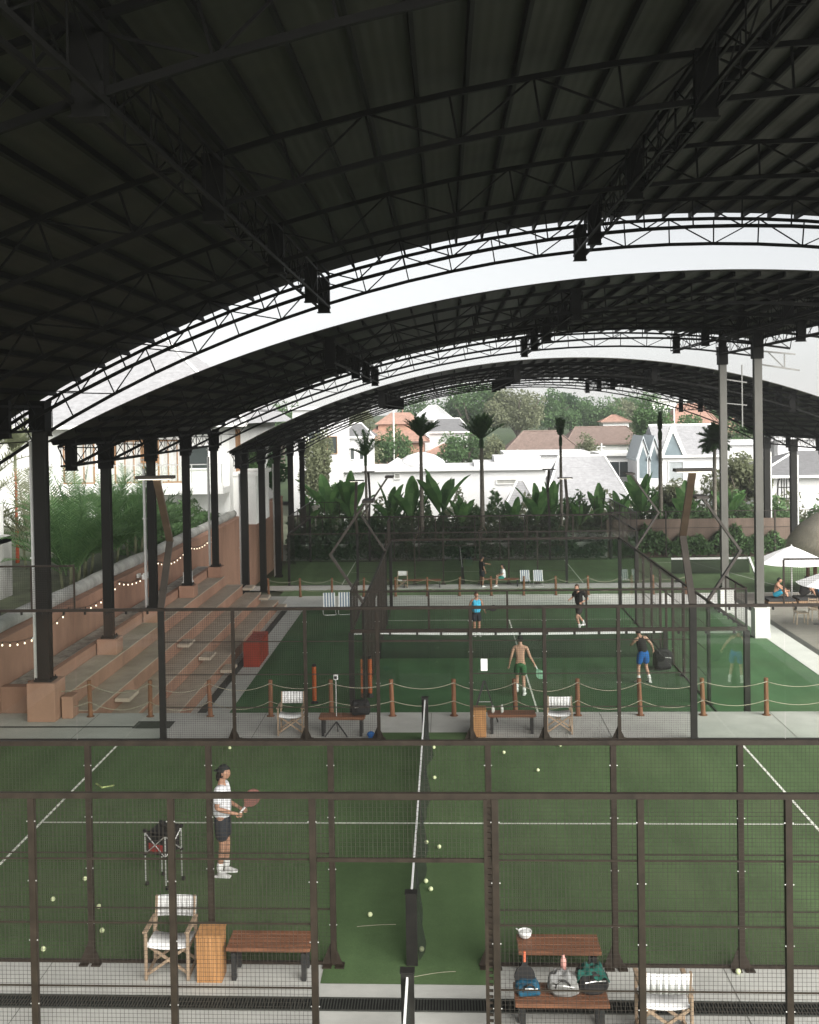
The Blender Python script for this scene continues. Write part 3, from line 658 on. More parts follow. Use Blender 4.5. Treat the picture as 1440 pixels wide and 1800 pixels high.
# red stand, orange posts, ball trolley, tripods
def red(x, y):
    t = thing('red_crate_stand', 'red slatted stand at the foot of the terracotta steps', 'stand', (x, y, L1))
    RED = mat('red_paint', (.22,.032,.018), .5, .15, 3); w_, d_, h = .55, 1.9, .85
    b = MB(); b.box(-w_/2, w_/2, -d_/2, -d_/2+.04, .01, h); b.build('end_panel', RED, t)
    b = MB(); b.box(-w_/2, w_/2, d_/2-.04, d_/2, .01, h); b.build('end_panel', RED, t)
    for i in range(5):
        y0 = -d_/2+.1+i*.35; b = MB(); b.box(-w_/2+.02, w_/2-.02, y0, y0+.26, h-.06, h-.01); b.build('slat', RED, t); b = MB(); b.box(w_/2-.05, w_/2, y0, y0+.26, .02, h-.07); b.build('side_slat', RED, t)
red(-6.18, 23.15)
for x, y, z0, z1, l in ((-3.46,17.6,.0,1.18,'dark orange padded post with black ends on the sunken turf, leftmost of three'), (-2.03,17.95,.0,1.02,'shorter dark orange padded post, middle of three by the enclosure corner'), (-1.86+.02,18.25,.05,1.25,'bright orange padded post standing against the enclosure corner')):
    t = thing('padded_post', l, 'post', (x, y, L1)); OR = mat('orange_pad', (.33,.075,.02), .6, .2, 4)
    b = MB(); b.lathe((0,0,0), [(.06,.08+z0),(.065,.1+z0),(.065,z1-.1),(.06,z1-.08)], 12); b.build('pad', OR, t, smooth=False)
    b = MB(); b.lathe((0,0,0), [(.055,z1-.08),(.06,z1-.02),(.04,z1)], 12); b.build('top_cap', BLACK, t); b = MB(); b.lathe((0,0,0), [(.12,.006),(.12,.03),(.06,.08+z0)], 12); b.build('base', BLACK, t)

def trolley(x, y):
    t = thing('ball_trolley', 'black ball basket trolley with tall silver legs on wheels', 'ball trolley', (x, y, 0), R(-24))
    a, zt, zb = .2, .87, .5
    for sx in (-1, 1):
        for sy in (-1, 1):
            b = MB(); b.tube([(sx*a, sy*a, .07), (sx*a, sy*a, zt)], .011, 8); lg = b.build('leg', ALU, t)
            b = MB(); b.tube([(sx*a-.012+.03, sy*a, .035), (sx*a+.012+.03, sy*a, .035)], .034, 12); b.build('wheel', BLACK, lg)
            b = MB(); b.cbox((sx*a, sy*a, zt), (.045,.045,.05)); b.build('corner_joint', BLACK, lg); b = MB(); b.cbox((sx*a, sy*a, zb), (.04,.04,.04)); b.build('corner_joint', BLACK, lg)
    for (p, q) in (((-a,-a),(a,-a)), ((a,-a),(a,a)), ((a,a),(-a,a)), ((-a,a),(-a,-a))):
        b = MB(); b.tube([(p[0],p[1],zt-.03),(q[0],q[1],zb)], .009, 6); b.build('cross_bar', ALU, t); b = MB(); b.tube([(q[0],q[1],zt-.03),(p[0],p[1],zb)], .009, 6); b.build('cross_bar', ALU, t)
    b = MB(); c = a-.02; n = 6
    for (p, q) in (((-c,-c),(c,-c)), ((c,-c),(c,c)), ((c,c),(-c,c)), ((-c,c),(-c,-c))):
        for i in range(n):
            s0, s1 = i/n, (i+1)/n; f = lambda s: (p[0]+(q[0]-p[0])*s, p[1]+(q[1]-p[1])*s); z = lambda s: zt-.09*4*s*(1-s)*.6
            b.quad((*f(s0), zb+.01), (*f(s1), zb+.01), (*f(s1), z(s1)), (*f(s0), z(s0)))
    b.quad((-c,-c,zb+.01),(c,-c,zb+.01),(c,c,zb+.01),(-c,c,zb+.01)); b.build('basket', BLACK, t)
    b = MB(); b.add([(-.14,-c-.004,.55),(.14,-c-.004,.55),(.14,-c-.004,.68),(-.14,-c-.004,.68)],[(0,1,2,3)]); b.build('badge', mat('badge_red', (.25,.03,.025), .7, .5, 25), t)
    b = MB(); b.cbox((0,.02,zt-.02),(.36,.36,.05),rx=.18); b.sphere((0,.1,zt+.03),(.12,.08,.05)); b.build('basket_cover', BLACK, t, bevel=.02)
trolley(-4.02, 2.5)

def tripod(x, y, h, label, kind):
    t = thing('phone_tripod', label, 'tripod', (x, y, 0))
    b = MB(); b.tube([(0,0,.3),(0,0,h)], .012, 8); b.build('pole', ALU, t)
    for k in range(3): a = R(90+120*k); b = MB(); b.bar((0,0,.32),(.3*cos(a),.3*sin(a),.01),.02,.025); b.build('leg', BLACKM, t)
    b = MB(); b.cbox((0,-.01,h+.06),(.1,.05,.13)); b.build('phone_holder', WHITE, t, bevel=.01); b = MB(); b.cbox((0,-.037,h+.05),(.06,.012,.07)); b.build('phone', BLACK, t)
tripod(-2.05, 10.34, 1.3, 'thin phone tripod standing before the far left bench', 0)
t = thing('folding_stand', 'black A-shaped folding stand behind the far right bench', 'stand', (1.38, 11.35, 0))
b = MB(); b.bar((-.3,0,.01),(0,.02,1.0),.05,.04); b.build('leg', BLACKM, t); b = MB(); b.bar((.32,0,.01),(.02,.02,1.0),.03,.03); b.build('leg', BLACKM, t); b = MB(); b.bar((-.13,0,.5),(.15,0,.5),.015); b.build('spreader', ALU, t)
b = MB(); b.box(1.27,1.42,9.93,9.935,1.58,1.85); tag(b.build('paper_notice', mat('paper', (.85,.85,.85), .8, .03, 3)), 'white sheet of paper hung on the far mesh fence beside the net', 'notice')

# balls
balls = [(-4.33,9.3),(1.71,8.97),(2.34,7.81),(2.97,9.48),(.2,9.33),(.23,7.36),(.12,4.06),(.34,3.87),(.14,2.52),(.22,2.24),(-.66,1.37),(-5.31,2.54),(-5.56,1.81),(-4.77,1.57),(-4.48,.82),(-5.13,.27),(.12,.36),(4.26,-.16)]
bl = ['at the far left by the back fence','right of the net near the back, left of a pair','far right of the net, nearer of two','by the far fence right of the net','close to the net at the far end','right of the net, halfway to the back','touching the net by the centre line','just right of the net, before the centre line','right of the net, upper of a close pair','right of the net, lower of a close pair','alone left of the net post','left part of the court, farthest from the fence of five','far left of the court beside the fence post','left of the court beside the second fence post','left of the court between post and folding chair','lowest left on the turf by the fence','at the foot of the near net post','on the concrete against a fence foot at right']
for i, (x, y) in enumerate(balls):
    b = MB(); b.sphere((0,0,0), .036, 14, 10); o = b.build('tennis_ball', BALL, smooth=True); o.location = (x, y, .04); o.rotation_euler = (rng.random()*3, rng.random()*3, 0)
    tag(o, 'pale yellow ball lying '+bl[i], 'ball', 'yellow balls on the near court')
for x, y, a, l in ((-.55,1.1,.25,'dry pale stalk lying on the turf left of the net'),(.3,-.28,.5,'curved pale stalk on the turf strip below the net')):
    b = MB(); b.tube([(x-.28+.56*k/8, y+a*.3*sin(k/8*1.5)-.05, .012) for k in range(9)], .004, 5); tag(b.build('dry_stalk', ROPE), l, 'stalk')

# bench clutter
def bag(label, x, y, z, sx, sy, sz, m, rz=0., seed=1, strap=True):
    t = thing('bag', label, 'bag', (x, y, z), rz, 'bags on the benches'); r = random.Random(seed)
    bm = bmesh.new(); bmesh.ops.create_icosphere(bm, subdivisions=4, radius=1)
    ph = [r.uniform(0,6) for _ in range(6)]
    for v in bm.verts:
        n = v.co.normalized(); p = V([math.copysign(abs(c)**.55, c) for c in n])
        d = 1+.07*sin(5*n.x+ph[0])*cos(4*n.z+ph[1])+.05*sin(11*n.y+ph[2]+3*n.x)
        zz = p.z*sz*d; v.co = (p.x*sx*d*(1-.12*max(0,p.z)), p.y*sy*d, sz+max(zz, -sz+.004))
    me = bpy.data.meshes.new('body'); bm.to_mesh(me); bm.free(); me.materials.append(m); me.polygons.foreach_set('use_smooth',[True]*len(me.polygons))
    o = bpy.data.objects.new('body', me); COL.objects.link(o); o.parent = t
    if strap:
        b = MB(); b.tube([(sx*.5*cos(k/12*pi), -sy*.9-.03*sin(k/12*pi), sz*.9+sz*1.0*sin(k/12*pi)) for k in range(13)], .012, 6); b.build('strap', BLACK, t)
        b = MB(); b.tube([(-sx*.7, -sy*.98, sz*1.2), (0, -sy*1.04, sz*1.3), (sx*.7, -sy*.98, sz*1.2)], .008, 5); b.build('zip', ALU, t)
    return t
GREYB = mat('bag_grey', (.22,.22,.21), .8, .3, 5, bump=.2); BLACKB = mat('bag_black', (.015,.015,.016), .7, .3, 5, bump=.2); BLUEB = mat('bag_blue', (.01,.07,.12), .6, .6, 7)
bag('small black and blue bag at the left end of the loaded bench', 1.43, -1.52, .452, .14, .11, .09, BLUEB, .1, 1)
bag('big grey bag in the middle of the loaded bench', 1.86, -1.5, .452, .18, .13, .12, GREYB, -.15, 2)
bag('black bag under the teal towel on the loaded bench', 2.2, -1.42, .452, .18, .15, .14, BLACKB, .2, 3)
bag('black bag on the right end of the far left bench', -1.5, 10.45, .452, .22, .15, .17, BLACKB, .2, 4)
bag('black and white bag on the sunken turf beside the right glass wall', 7.6, 21.6, L1+.006, .3, .2, .34, BLACKB, .3, 5)
def cloth(label, x, y, z, s, m, seed, cat='towel', rough=.05):
    r = random.Random(seed); N = 18; b = MB(); ph = [r.uniform(0,6) for _ in range(4)]
    f = lambda u, v: (x+s*(u-.5)*(1+.2*sin(4*v+ph[0])), y+s*.7*(v-.5)*(1+.2*sin(5*u+ph[1])), z+.55*rough*(sin(9*u+ph[2])*cos(7*v+ph[3])+.6*sin(17*u+5*v))-s*.9*max(0, abs(u-.5)-.3)**1.5*2-s*.6*max(0,.35-v))
    vs = [f(i/N, j/N) for j in range(N+1) for i in range(N+1)]; b.add(vs, [(j*(N+1)+i, j*(N+1)+i+1, (j+1)*(N+1)+i+1, (j+1)*(N+1)+i) for j in range(N) for i in range(N)])
    o = b.build('towel', m, smooth=True); sd = o.modifiers.new('s', 'SOLIDIFY'); sd.thickness = .008
    return tag(o, label, cat)
cloth('crumpled teal towel lying over the black bag on the loaded bench', 2.2, -1.48, .755, .32, mat('teal_cloth', (.015,.09,.07), .9, .3, 8, bump=.2), 3)
cloth('crumpled light grey towel draped over the big grey bag', 1.83, -1.54, .71, .26, mat('grey_cloth', (.22,.22,.215), .9, .25, 8, bump=.2), 8)
def racket(label, loc, rot, mface, mgrip, L=.455):
    t = thing('racket', label, 'racket', loc, 0); t.rotation_euler = rot; b = MB()
    n = 24; out = [(.125*cos(2*pi*k/n), .30+.145*sin(2*pi*k/n)) for k in range(n)]
    b.prism([(x, -.018, z) for x, z in out], (0,.036,0)); b.build('face', mface, t, bevel=.006)
    b = MB(); b.prism([(-.06,-.016,.19),(.06,-.016,.19),(.02,-.016,.12),(-.02,-.016,.12)],(0,.032,0)); b.build('throat', mface, t)
    b = MB(); b.tube([(0,0,0),(0,0,.13)], .016, 10); b.build('grip', mgrip, t)
    return t
ORNG = mat('grip_orange', (.55,.14,.07), .7, .15, 9); PINK = mat('bottle_pink', (.55,.28,.24), .4, .1, 3)
racket('dark racket with orange grip upright in the small blue bag', (1.4,-1.46,.93), (pi-.1,0,0), BLACKB, ORNG)
b = MB(); b.lathe((1.87,-1.38,.66), [(.035,0),(.036,.12),(.03,.15),(.018,.17),(.018,.19)], 14); tag(b.build('water_bottle', PINK, smooth=True), 'pale pink bottle standing up from the big grey bag', 'bottle')
t = thing('bowl', 'round white bowl on the left end of the right bench', 'bowl', (1.5,-.15,.452))
b = MB(); b.lathe((0,0,0), [(.04,0),(.075,.03),(.088,.075),(.088,.1),(.08,.1),(.076,.08)], 20); b.build('shell', WHITE, t, smooth=True); b = MB(); b.lathe((0,0,.08), [(.076,0),(.05,.012),(.01,.015)], 16); b.build('contents', CANVAS, t, smooth=True)
b = MB(); b.tube([(-.12,.02,.12),(-.07,.0,.09)], .008, 6); b.build('spoon', ALU, t)
for x, h, r, l in ((1.55,.17,.04,'round clear glass on the far right bench'),(1.76,.2,.035,'clear water bottle on the far right bench')):
    b = MB(); b.lathe((x,10.55,.452), [(r*.5,0),(r,.03),(r,h*.7),(r*.5,h*.85),(r*.5,h)], 12); tag(b.build('drinking_glass' if h<.18 else 'water_bottle', mat('clear_pale', (.55,.57,.52), .2, .1, 4), smooth=True), l, 'glass' if h<.18 else 'bottle')
b = MB(); b.sphere((-1.25,10.2,.07), (.09,.07,.07)); b.cbox((-1.2,10.12,.03),(.2,.06,.03)); tag(b.build('toy_cap', mat('cap_blue', (.02,.12,.35), .7, .2, 5)), 'small blue cap on the floor at the end of the far left bench', 'cap')
t = thing('palm_leaf_scrap', 'pale v-shaped leaf scrap lying on the turf at far left', 'leaf', (-6.4,6.9,.012)); 
b = MB(); b.tube([(-.2,.15,0),(0,-.1,.01),(.2,.05,0)], .02, 5); b.build('leaf', mat('leaf_dry', (.25,.3,.12), .9, .3, 4), t)

# striped beach chairs
STR = mat('stripe_blue', (.10,.16,.24), .8, .1, 4)
def beach(label, x, y, base, rz, sc=1.):
    t = thing('beach_chair', label, 'beach chair', (x, y, base), rz, 'striped beach chairs')
    for s in (-1, 1):
        b = MB(); b.tube([(s*.27,-.3,.02),(s*.27,.3,.02),(s*.27,.1,.35),(s*.27,-.28,.3)], .013, 6); b.build('side_frame', WHITE, t)
    b = MB(); b.tube([(-.27,-.3,.02),(-.2,-.42,.02),(.2,-.42,.02),(.27,-.3,.02)], .013, 6); b.build('front_bar', WHITE, t)
    for k in range(9):
        x0 = -.26+k*.058; b = MB(); b.quad((x0,-.28,.3),(x0+.055,-.28,.3),(x0+.055,.12,.26),(x0,.12,.26)); b.quad((x0,.12,.26),(x0+.055,.12,.26),(x0+.055,.36,.85),(x0,.36,.85)); b.build('stripe', CANVAS if k % 2 == 0 else STR, t)
    return t
beach('blue and white striped beach chair at the far end of the turf, left one', -4.55, 32.0, L1+.006, .15); beach('blue and white striped beach chair at the far end of the turf, right one', -3.9, 32.1, L1+.006, .1)
beach('tiny striped beach chair beside the farthest court, left one', 4.95, 47.1, L2+.01, 0); beach('tiny striped beach chair beside the farthest court, right one', 5.7, 47.1, L2+.01, 0)

# ------------------------------------------------------------------ people
def skinmesh(chains, sub=2):
    """chains: list of (points, radii, links); returns evaluated (verts, faces)"""
    me = bpy.data.meshes.new('tmp'); vs = []; es = []; rad = []; roots = []
    for pts, rs, eds in chains:
        o = len(vs); roots.append(o); vs += [tuple(p) for p in pts]; rad += list(rs); es += [(a+o, b_+o) for a, b_ in eds]
    me.from_pydata(vs, es, []); ob = bpy.data.objects.new('tmp', me); COL.objects.link(ob)
    ob.modifiers.new('k', 'SKIN'); s = ob.modifiers.new('s', 'SUBSURF'); s.levels = sub; s.render_levels = sub
    if not me.skin_vertices: me.attributes  # layer is made with the modifier
    for i, r in enumerate(rad):
        d = me.skin_vertices[0].data[i]; d.radius = r if isinstance(r, tuple) else (r, r)
        d.use_root = i in roots
    dg = bpy.context.evaluated_depsgraph_get(); dg.update(); e = ob.evaluated_get(dg).to_mesh()
    out = ([tuple(v.co) for v in e.vertices], [tuple(p.vertices) for p in e.polygons])
    bpy.data.objects.remove(ob); bpy.data.meshes.remove(me); return out
def headmesh(b, c, facing, tilt=0., s=1.):
    """shaped head with brow, nose, chin and ears; facing = yaw of the face (0 looks along -Y)"""
    e = Euler((tilt, 0, facing)).to_matrix(); c = V(c); n, mr = 20, 16; o = []; fs = []
    def P(th, ph):                             # th from top, ph 0 = front
        x = .075*sin(th)*sin(ph); y = -.098*sin(th)*cos(ph); z = .118*cos(th)
        f = max(0, cos(ph))*sin(th)
        if z < -.01: k = 1+(z+.01)*2.6; x *= max(.55, k); y *= (.9 if y > 0 else 1); 
        if z < -.01 and y > 0: y *= max(.5, 1+(z+.01)*4)
        if f > .9 and -.05 < z < .02: y -= .022*(1-abs(z+.022)/.04)*max(0, (f-.9)/.1)     # nose
        if .012 < z < .04 and f > .6: y -= .006                                           # brow
        if -.0 < z < .014 and .7 < f < .97: y += .008                                     # eye hollows
        if -.10 < z < -.075 and f > .5: y -= .006                                         # chin
        return V((x, y, z))*s
    for i in range(1, mr):
        for k in range(n): o.append(c+e@P(pi*i/mr, 2*pi*k/n))
    o += [c+e@P(0, 0), c+e@P(pi, 0)]; T = len(o)-2
    for i in range(mr-2):
        for k in range(n): k2 = (k+1) % n; fs.append((i*n+k, (i+1)*n+k, (i+1)*n+k2, i*n+k2))
    for k in range(n): fs.append((T, k, (k+1) % n)); fs.append((T+1, (mr-2)*n+(k+1) % n, (mr-2)*n+k))
    b.add(o, fs)
    for sx in (-1, 1): q = c+e@(V((sx*.076, .012, -.005))*s); b.sphere(q, (.014*s, .02*s, .03*s), 8, 6)
    b.cur = 1
    for sx in (-1, 1): b.sphere(c+e@(V((sx*.03, -.086, .006))*s), .0085*s, 6, 5)
    b.cur = 2; b.sphere(c+e@(V((0, -.088, -.055))*s), (.02*s, .008*s, .005*s), 8, 5); b.cur = 0
    return e
EYE = mat('eye_dark', (.015,.012,.01), .3, .1, 9); LIPS = mat('lips', (.30,.12,.09), .6, .1, 9)
def person(label, J, skin, hair, face, clothes, tilt=0., haircut='short', cap=None, hs=1., group='people at the courts', shoe=None, sock=None):
    """J: joints in world space - pelvis, chest, neck, head and for L/R shoulder, elbow, wrist, hip, knee, ankle"""
    J = {k: V(v) for k, v in J.items()}; base = V((J['pelvis'].x, J['pelvis'].y, min(J['ankleL'].z, J['ankleR'].z)-.08))
    t = thing('person', label, 'person', base, group=group)
    P = ['pelvis', 'waist', 'chest', 'neck', 'head']; J['waist'] = J['pelvis'].lerp(J['chest'], .45)
    pts = [J['pelvis'], J['waist'], J['chest'], J['neck'], J['neck'].lerp(J['head'], .75)]; ck = .84 if any(k_[0] in ('tee','tank') for k_ in clothes) else 1; rs = [.098*hs, .112*hs*ck, .14*hs*ck, .06, .055]; ed = [(0,1),(1,2),(2,3),(3,4)]
    for s in 'LR':
        o = len(pts); sh, el, wr = J['sh'+s], J['el'+s], J['wr'+s]
        pts += [J['chest'].lerp(sh, .6)+V((0,0,.03)), sh, sh.lerp(el,.5), el, el.lerp(wr,.4), wr]; rs += [.085*hs*ck, .062*(.92 if ck < 1 else 1), .05, .042, .04, .027]; ed += [(2,o),(o,o+1),(o+1,o+2),(o+2,o+3),(o+3,o+4),(o+4,o+5)]
        d = (wr-el).normalized(); pm = wr+d*.055; pts.append(pm); rs.append((.036,.02)); ed.append((o+5,o+6))
        o = len(pts); hp, kn, an = J['hip'+s], J['knee'+s], J['ankle'+s]
        pts += [hp, hp.lerp(kn,.45), kn, kn.lerp(an,.35), an]; rs += [.08*hs, .078*hs, .056, .058, .036]; ed += [(0,o),(o,o+1),(o+1,o+2),(o+2,o+3),(o+3,o+4)]
    chains = [(pts, rs, ed)]
    for s in 'LR':                             # five fingers on each hand
        el, wr = J['el'+s], J['wr'+s]; d = (wr-el).normalized(); side = d.cross(V((0,0,1)));
        side = side.normalized() if side.length > .1 else V((1,0,0)); nn = side.cross(d)
        a, b2 = nn, side
        for k, ln in enumerate((.07,.08,.075,.06)):
            r0 = wr+d*.075+a*(-.03+.02*k); q = r0+d*ln*.5+b2*(-.006); q2 = q+d*ln*.32-b2*.03
            chains.append(([r0-d*.02, r0+d*.02, q, q2], [.0095]*3+[.008], [(0,1),(1,2),(2,3)]))
        r0 = wr+d*.03+a*(-.03); chains.append(([r0, r0+d*.035-a*.02-b2*.012, r0+d*.065-a*.018-b2*.03], [.011,.0105,.0085], [(0,1),(1,2)]))
    b = MB(); v, f = skinmesh(chains); b.add(v, f); e = headmesh(b, J['head'], face, tilt, 1.0)
    b.build('body', [skin, EYE, LIPS], t, smooth=True, world=True)
    hc = J['head']
    def shell(zlo, k, back=0., grow=0.):
        bb = MB(); n, mr = 20, 14; rows = []; 
        for i in range(mr+1):
            th = (pi*.5+zlo)*i/mr
            row = []
            for q in range(n):
                ph = 2*pi*q/n; lim = th if cos(ph) < .3 else min(th, pi*.36+.0*cos(ph)); lim = lim if cos(ph) < -.1 or haircut != 'short' else min(lim, pi*.47)
                row.append(hc+e@V((.075*k*sin(lim)*sin(ph), -.098*k*sin(lim)*cos(ph)+back, .118*k*cos(lim))))
            rows.append(row)
        vs = [p for r_ in rows for p in r_]; bb.add(vs, [(i*n+q, (i+1)*n+q, (i+1)*n+(q+1) % n, i*n+(q+1) % n) for i in range(mr) for q in range(n)]); return bb
    sb = shell(.55 if haircut != 'short' else .32, 1.09, .006)
    if haircut == 'long': sb.sphere(hc+e@V((0,.06,-.15)), (.085,.05,.2), 12, 8)
    if haircut == 'tail': sb.sphere(hc+e@V((0,.085,-.07)), (.05,.045,.075), 10, 8)
    sb.build('hair', hair, t, smooth=True, world=True)
    if cap:
        cb = shell(-.15, 1.15, .0); q = hc+e@V((0, -.1 if cap[1] else .1, .035)); cb.sphere(q, (.065,.075,.01), 12, 6); cb.build('cap', cap[0], t, smooth=True, world=True)
    for kind, m in clothes:
        ch = []
        if kind in ('tee', 'tank'):
            pl = J['pelvis']-(J['chest']-J['pelvis']).normalized()*.06
            pts = [pl, J['waist'], J['chest'], J['chest'].lerp(J['neck'], .82)]; rs = [.172*hs, .16*hs, .172*hs, .105]; ed = [(0,1),(1,2),(2,3)]
            for s in 'LR':
                o = len(pts); sh, el = J['sh'+s], J['el'+s]
                if kind == 'tee': pts += [J['chest'].lerp(sh,.6)+V((0,0,.035)), sh, sh.lerp(el,.55), sh.lerp(el,.78)]; rs += [.112*hs, .088, .08, .084]; ed += [(2,o),(o,o+1),(o+1,o+2),(o+2,o+3)]
                else: pts += [J['chest'].lerp(sh,.55)+V((0,0,.03)), J['chest'].lerp(sh,.8)+V((0,0,.035))]; rs += [.1*hs, .068]; ed += [(2,o),(o,o+1)]
            ch.append((pts, rs, ed))
        if kind in ('shorts', 'trousers'):
            k1 = .85 if kind == 'shorts' else 1
            pts = [J['pelvis']+(J['chest']-J['pelvis'])*.3, J['pelvis']]; rs = [.146*hs, .158*hs]; ed = [(0,1)]
            for s in 'LR':
                o = len(pts); hp, kn, an = J['hip'+s], J['knee'+s], J['ankle'+s]
                pts += [hp, hp.lerp(kn,.45), hp.lerp(kn, k1)]; rs += [.13*hs, .118*hs, .104*hs]; ed += [(1,o),(o,o+1),(o+1,o+2)]
                if kind == 'trousers': pts += [kn.lerp(an,.9)]; rs += [.07]; ed += [(o+2,o+3)]
            ch.append((pts, rs, ed))
        b = MB(); v, f = skinmesh(ch); b.add(v, f); b.build('shirt' if kind in ('tee','tank') else kind, m, t, smooth=True, world=True)
    for s in 'LR':
        an = J['ankle'+s]; kn = J['knee'+s]; fd = J.get('toe'+s, an+V((0,-.2,-.06)))-an; fd.z = min(fd.z, 0); fl = V((fd.x, fd.y, 0)).normalized() if V((fd.x,fd.y,0)).length > .02 else V((0,-1,0))
        if sock: b = MB(); v, f = skinmesh([([an-V((0,0,.02)), an.lerp(kn,.18), an.lerp(kn,.42)], [.055,.062,.068], [(0,1),(1,2)])], 1); b.add(v, f); b.build('sock', sock, t, smooth=True, world=True)
        if shoe:
            b = MB(); c = an+V((0,0,-.02)); tilt_ = J.get('toe'+s, an+fl*.2-V((0,0,.06)))-an; dn = V((0,0,1))
            v, f = skinmesh([([c-fl*.045-dn*.02, c+fl*.03-dn*.012, c+tilt_*.55-dn*.015, c+tilt_*.98-dn*.002], [(.047,.05),(.052,.055),(.05,.04),(.038,.028)], [(0,1),(1,2),(2,3)])]); b.add(v, f)
            so_ = b.build('shoe', shoe, t, smooth=True, world=True)
            b = MB(); q0 = c-fl*.085-dn*.052; b.bar(q0, q0+fl*.27, .088, .02); b.build('sole', WHITE, so_, world=True, bevel=.008)
    return t
SK1 = mat('skin_tan', (.36,.20,.13), .55, .1, 6, spec=.35); SK2 = mat('skin_light', (.46,.27,.19), .55, .1, 6, spec=.35); SK3 = mat('skin_brown', (.24,.13,.08), .55, .1, 6, spec=.35)
HAIRB = mat('hair_black', (.012,.010,.009), .6, .3, 12); HAIRN = mat('hair_brown', (.06,.035,.02), .6, .3, 12)
TEEW = mat('tee_white', (.72,.73,.75), .9, .06, 8, bump=.1); SHN = mat('shorts_navy', (.018,.022,.028), .85, .2, 6); SHG = mat('shorts_green', (.035,.12,.045), .85, .3, 14); TKB = mat('tank_black', (.014,.013,.013), .85, .2, 6)
SHB = mat('shorts_blue', (.01,.11,.36), .8, .15, 6); TKC = mat('tank_cyan', (.06,.42,.62), .8, .25, 10); SHOE = mat('shoe_grey', (.5,.5,.48), .7, .35, 14); SHOEW = mat('shoe_white', (.75,.75,.72), .7, .1, 9); SOCK = mat('sock_white', (.72,.72,.7), .9, .05, 12)
def frame(pos, yaw, h=1.77):
    k = h/1.77; c, s = cos(yaw), sin(yaw)              # local: face looks along -Y; x = person's left
    return lambda x, y, z: V((pos[0]+(x*c-y*s)*k, pos[1]+(x*s+y*c)*k, pos[2]+z*k))
def pose(f, **kw):
    d = dict(pelvis=(0,0,.95), chest=(0,-.01,1.32), neck=(0,0,1.5), head=(0,-.03,1.65), shL=(.185,0,1.43), shR=(-.185,0,1.43), elL=(.24,.02,1.14), elR=(-.24,.02,1.14), wrL=(.25,-.08,.89), wrR=(-.25,-.08,.89),
        hipL=(.09,0,.91), hipR=(-.09,0,.91), kneeL=(.1,-.02,.5), kneeR=(-.1,-.02,.5), ankleL=(.1,.02,.085), ankleR=(-.1,.02,.085))
    d.update(kw); r_ = {k: f(*v) for k, v in d.items()}
    for s in 'LR':
        if 'toe'+s not in d: a = d['ankle'+s]; r_['toe'+s] = f(a[0]*1.15, a[1]-.19, a[2]-.05)
    return r_
# man with the trolley: stands in profile facing right, racket held forward
f = frame((-3.13,2.79,.008), R(90), 1.77)
person('man in white t-shirt and dark shorts with a dark cap, standing by the ball trolley', pose(f, elR=(-.26,.03,1.16), wrR=(-.14,-.24,1.04), elL=(.25,.02,1.15), wrL=(.08,-.27,1.06), head=(0,-.04,1.655), kneeL=(.1,-.05,.5), ankleL=(.1,-.03,.085), ankleR=(-.1,.04,.085)), SK1, HAIRB, R(90), [('tee', TEEW), ('shorts', SHN)], cap=(mat('cap_black', (.014,.016,.015), .8, .2, 6), False), haircut='tail', shoe=SHOE, sock=SOCK)
racket('dark reddish racket held out by the man in the white t-shirt', tuple(f(-.09,-.31,1.03)), (R(-20), R(40), 0), mat('racket_orange', (.13,.045,.03), .5, .4, 12), CANVAS)
# four players on the sunken court
f = frame((2.72,18.43,L1+.008), R(172), 1.80)
person('shirtless man in green shorts seen from behind, lifting one foot on the sunken court', pose(f, elR=(-.29,.02,1.15), wrR=(-.40,-.1,.92), elL=(.27,.05,1.15), wrL=(.33,-.02,.9), kneeL=(.11,-.1,.52), ankleL=(.10,.22,.27), toeL=(.1,.12,.14), kneeR=(-.08,-.06,.5), ankleR=(-.1,.0,.085)), SK2, HAIRB, R(196), [('shorts', SHG)], cap=(mat('cap_black', (.014,.016,.015), .8, .2, 6), False), shoe=SHOEW, sock=SOCK, hs=1.03)
racket('pale green racket hanging from the hand of the shirtless man', tuple(f(-.43,-.14,.86)), (R(158), R(-28), 0), mat('racket_green', (.22,.42,.28), .5, .3, 10), CANVAS)
f = frame((6.66,19.89,L1+.008), R(200), 1.76)
person('player in black tank top and bright blue shorts near the right net post', pose(f, chest=(.05,-.05,1.3), neck=(.08,-.08,1.47), head=(.1,-.14,1.6), shL=(.23,-.02,1.39), shR=(-.12,-.06,1.42), elR=(-.30,-.02,1.2), wrR=(-.43,-.12,.98), elL=(.3,-.18,1.2), wrL=(.2,-.38,1.15), kneeL=(.14,-.06,.5), ankleL=(.18,.02,.09), kneeR=(-.13,-.06,.5), ankleR=(-.2,.05,.09)), SK2, HAIRB, R(190), [('tank', TKB), ('shorts', SHB)], cap=(TKB, False), shoe=SHOEW, sock=SOCK)
racket('dark racket swung low by the player in bright blue shorts', tuple(f(-.46,-.16,.92)), (R(150), R(-50), 0), BLACKB, BLACK)
f = frame((1.64,27.17,L1+.008), R(14), 1.70)
person('man in cyan tank top and black shorts facing the camera beyond the net', pose(f, elL=(.27,-.02,1.16), wrL=(.27,-.22,1.04), elR=(-.28,.06,1.15), wrR=(-.3,-.06,.92)), SK1, HAIRN, R(20), [('tank', TKC), ('shorts', SHN)], shoe=SHOE, sock=SOCK, hs=1.08)
racket('round dark racket held by the man in the cyan tank top', tuple(f(.3,-.28,1.06)), (R(10), R(75), R(10)), BLACKB, BLACK)
f = frame((5.7,28.13,L1+.008), R(-50), 1.86)
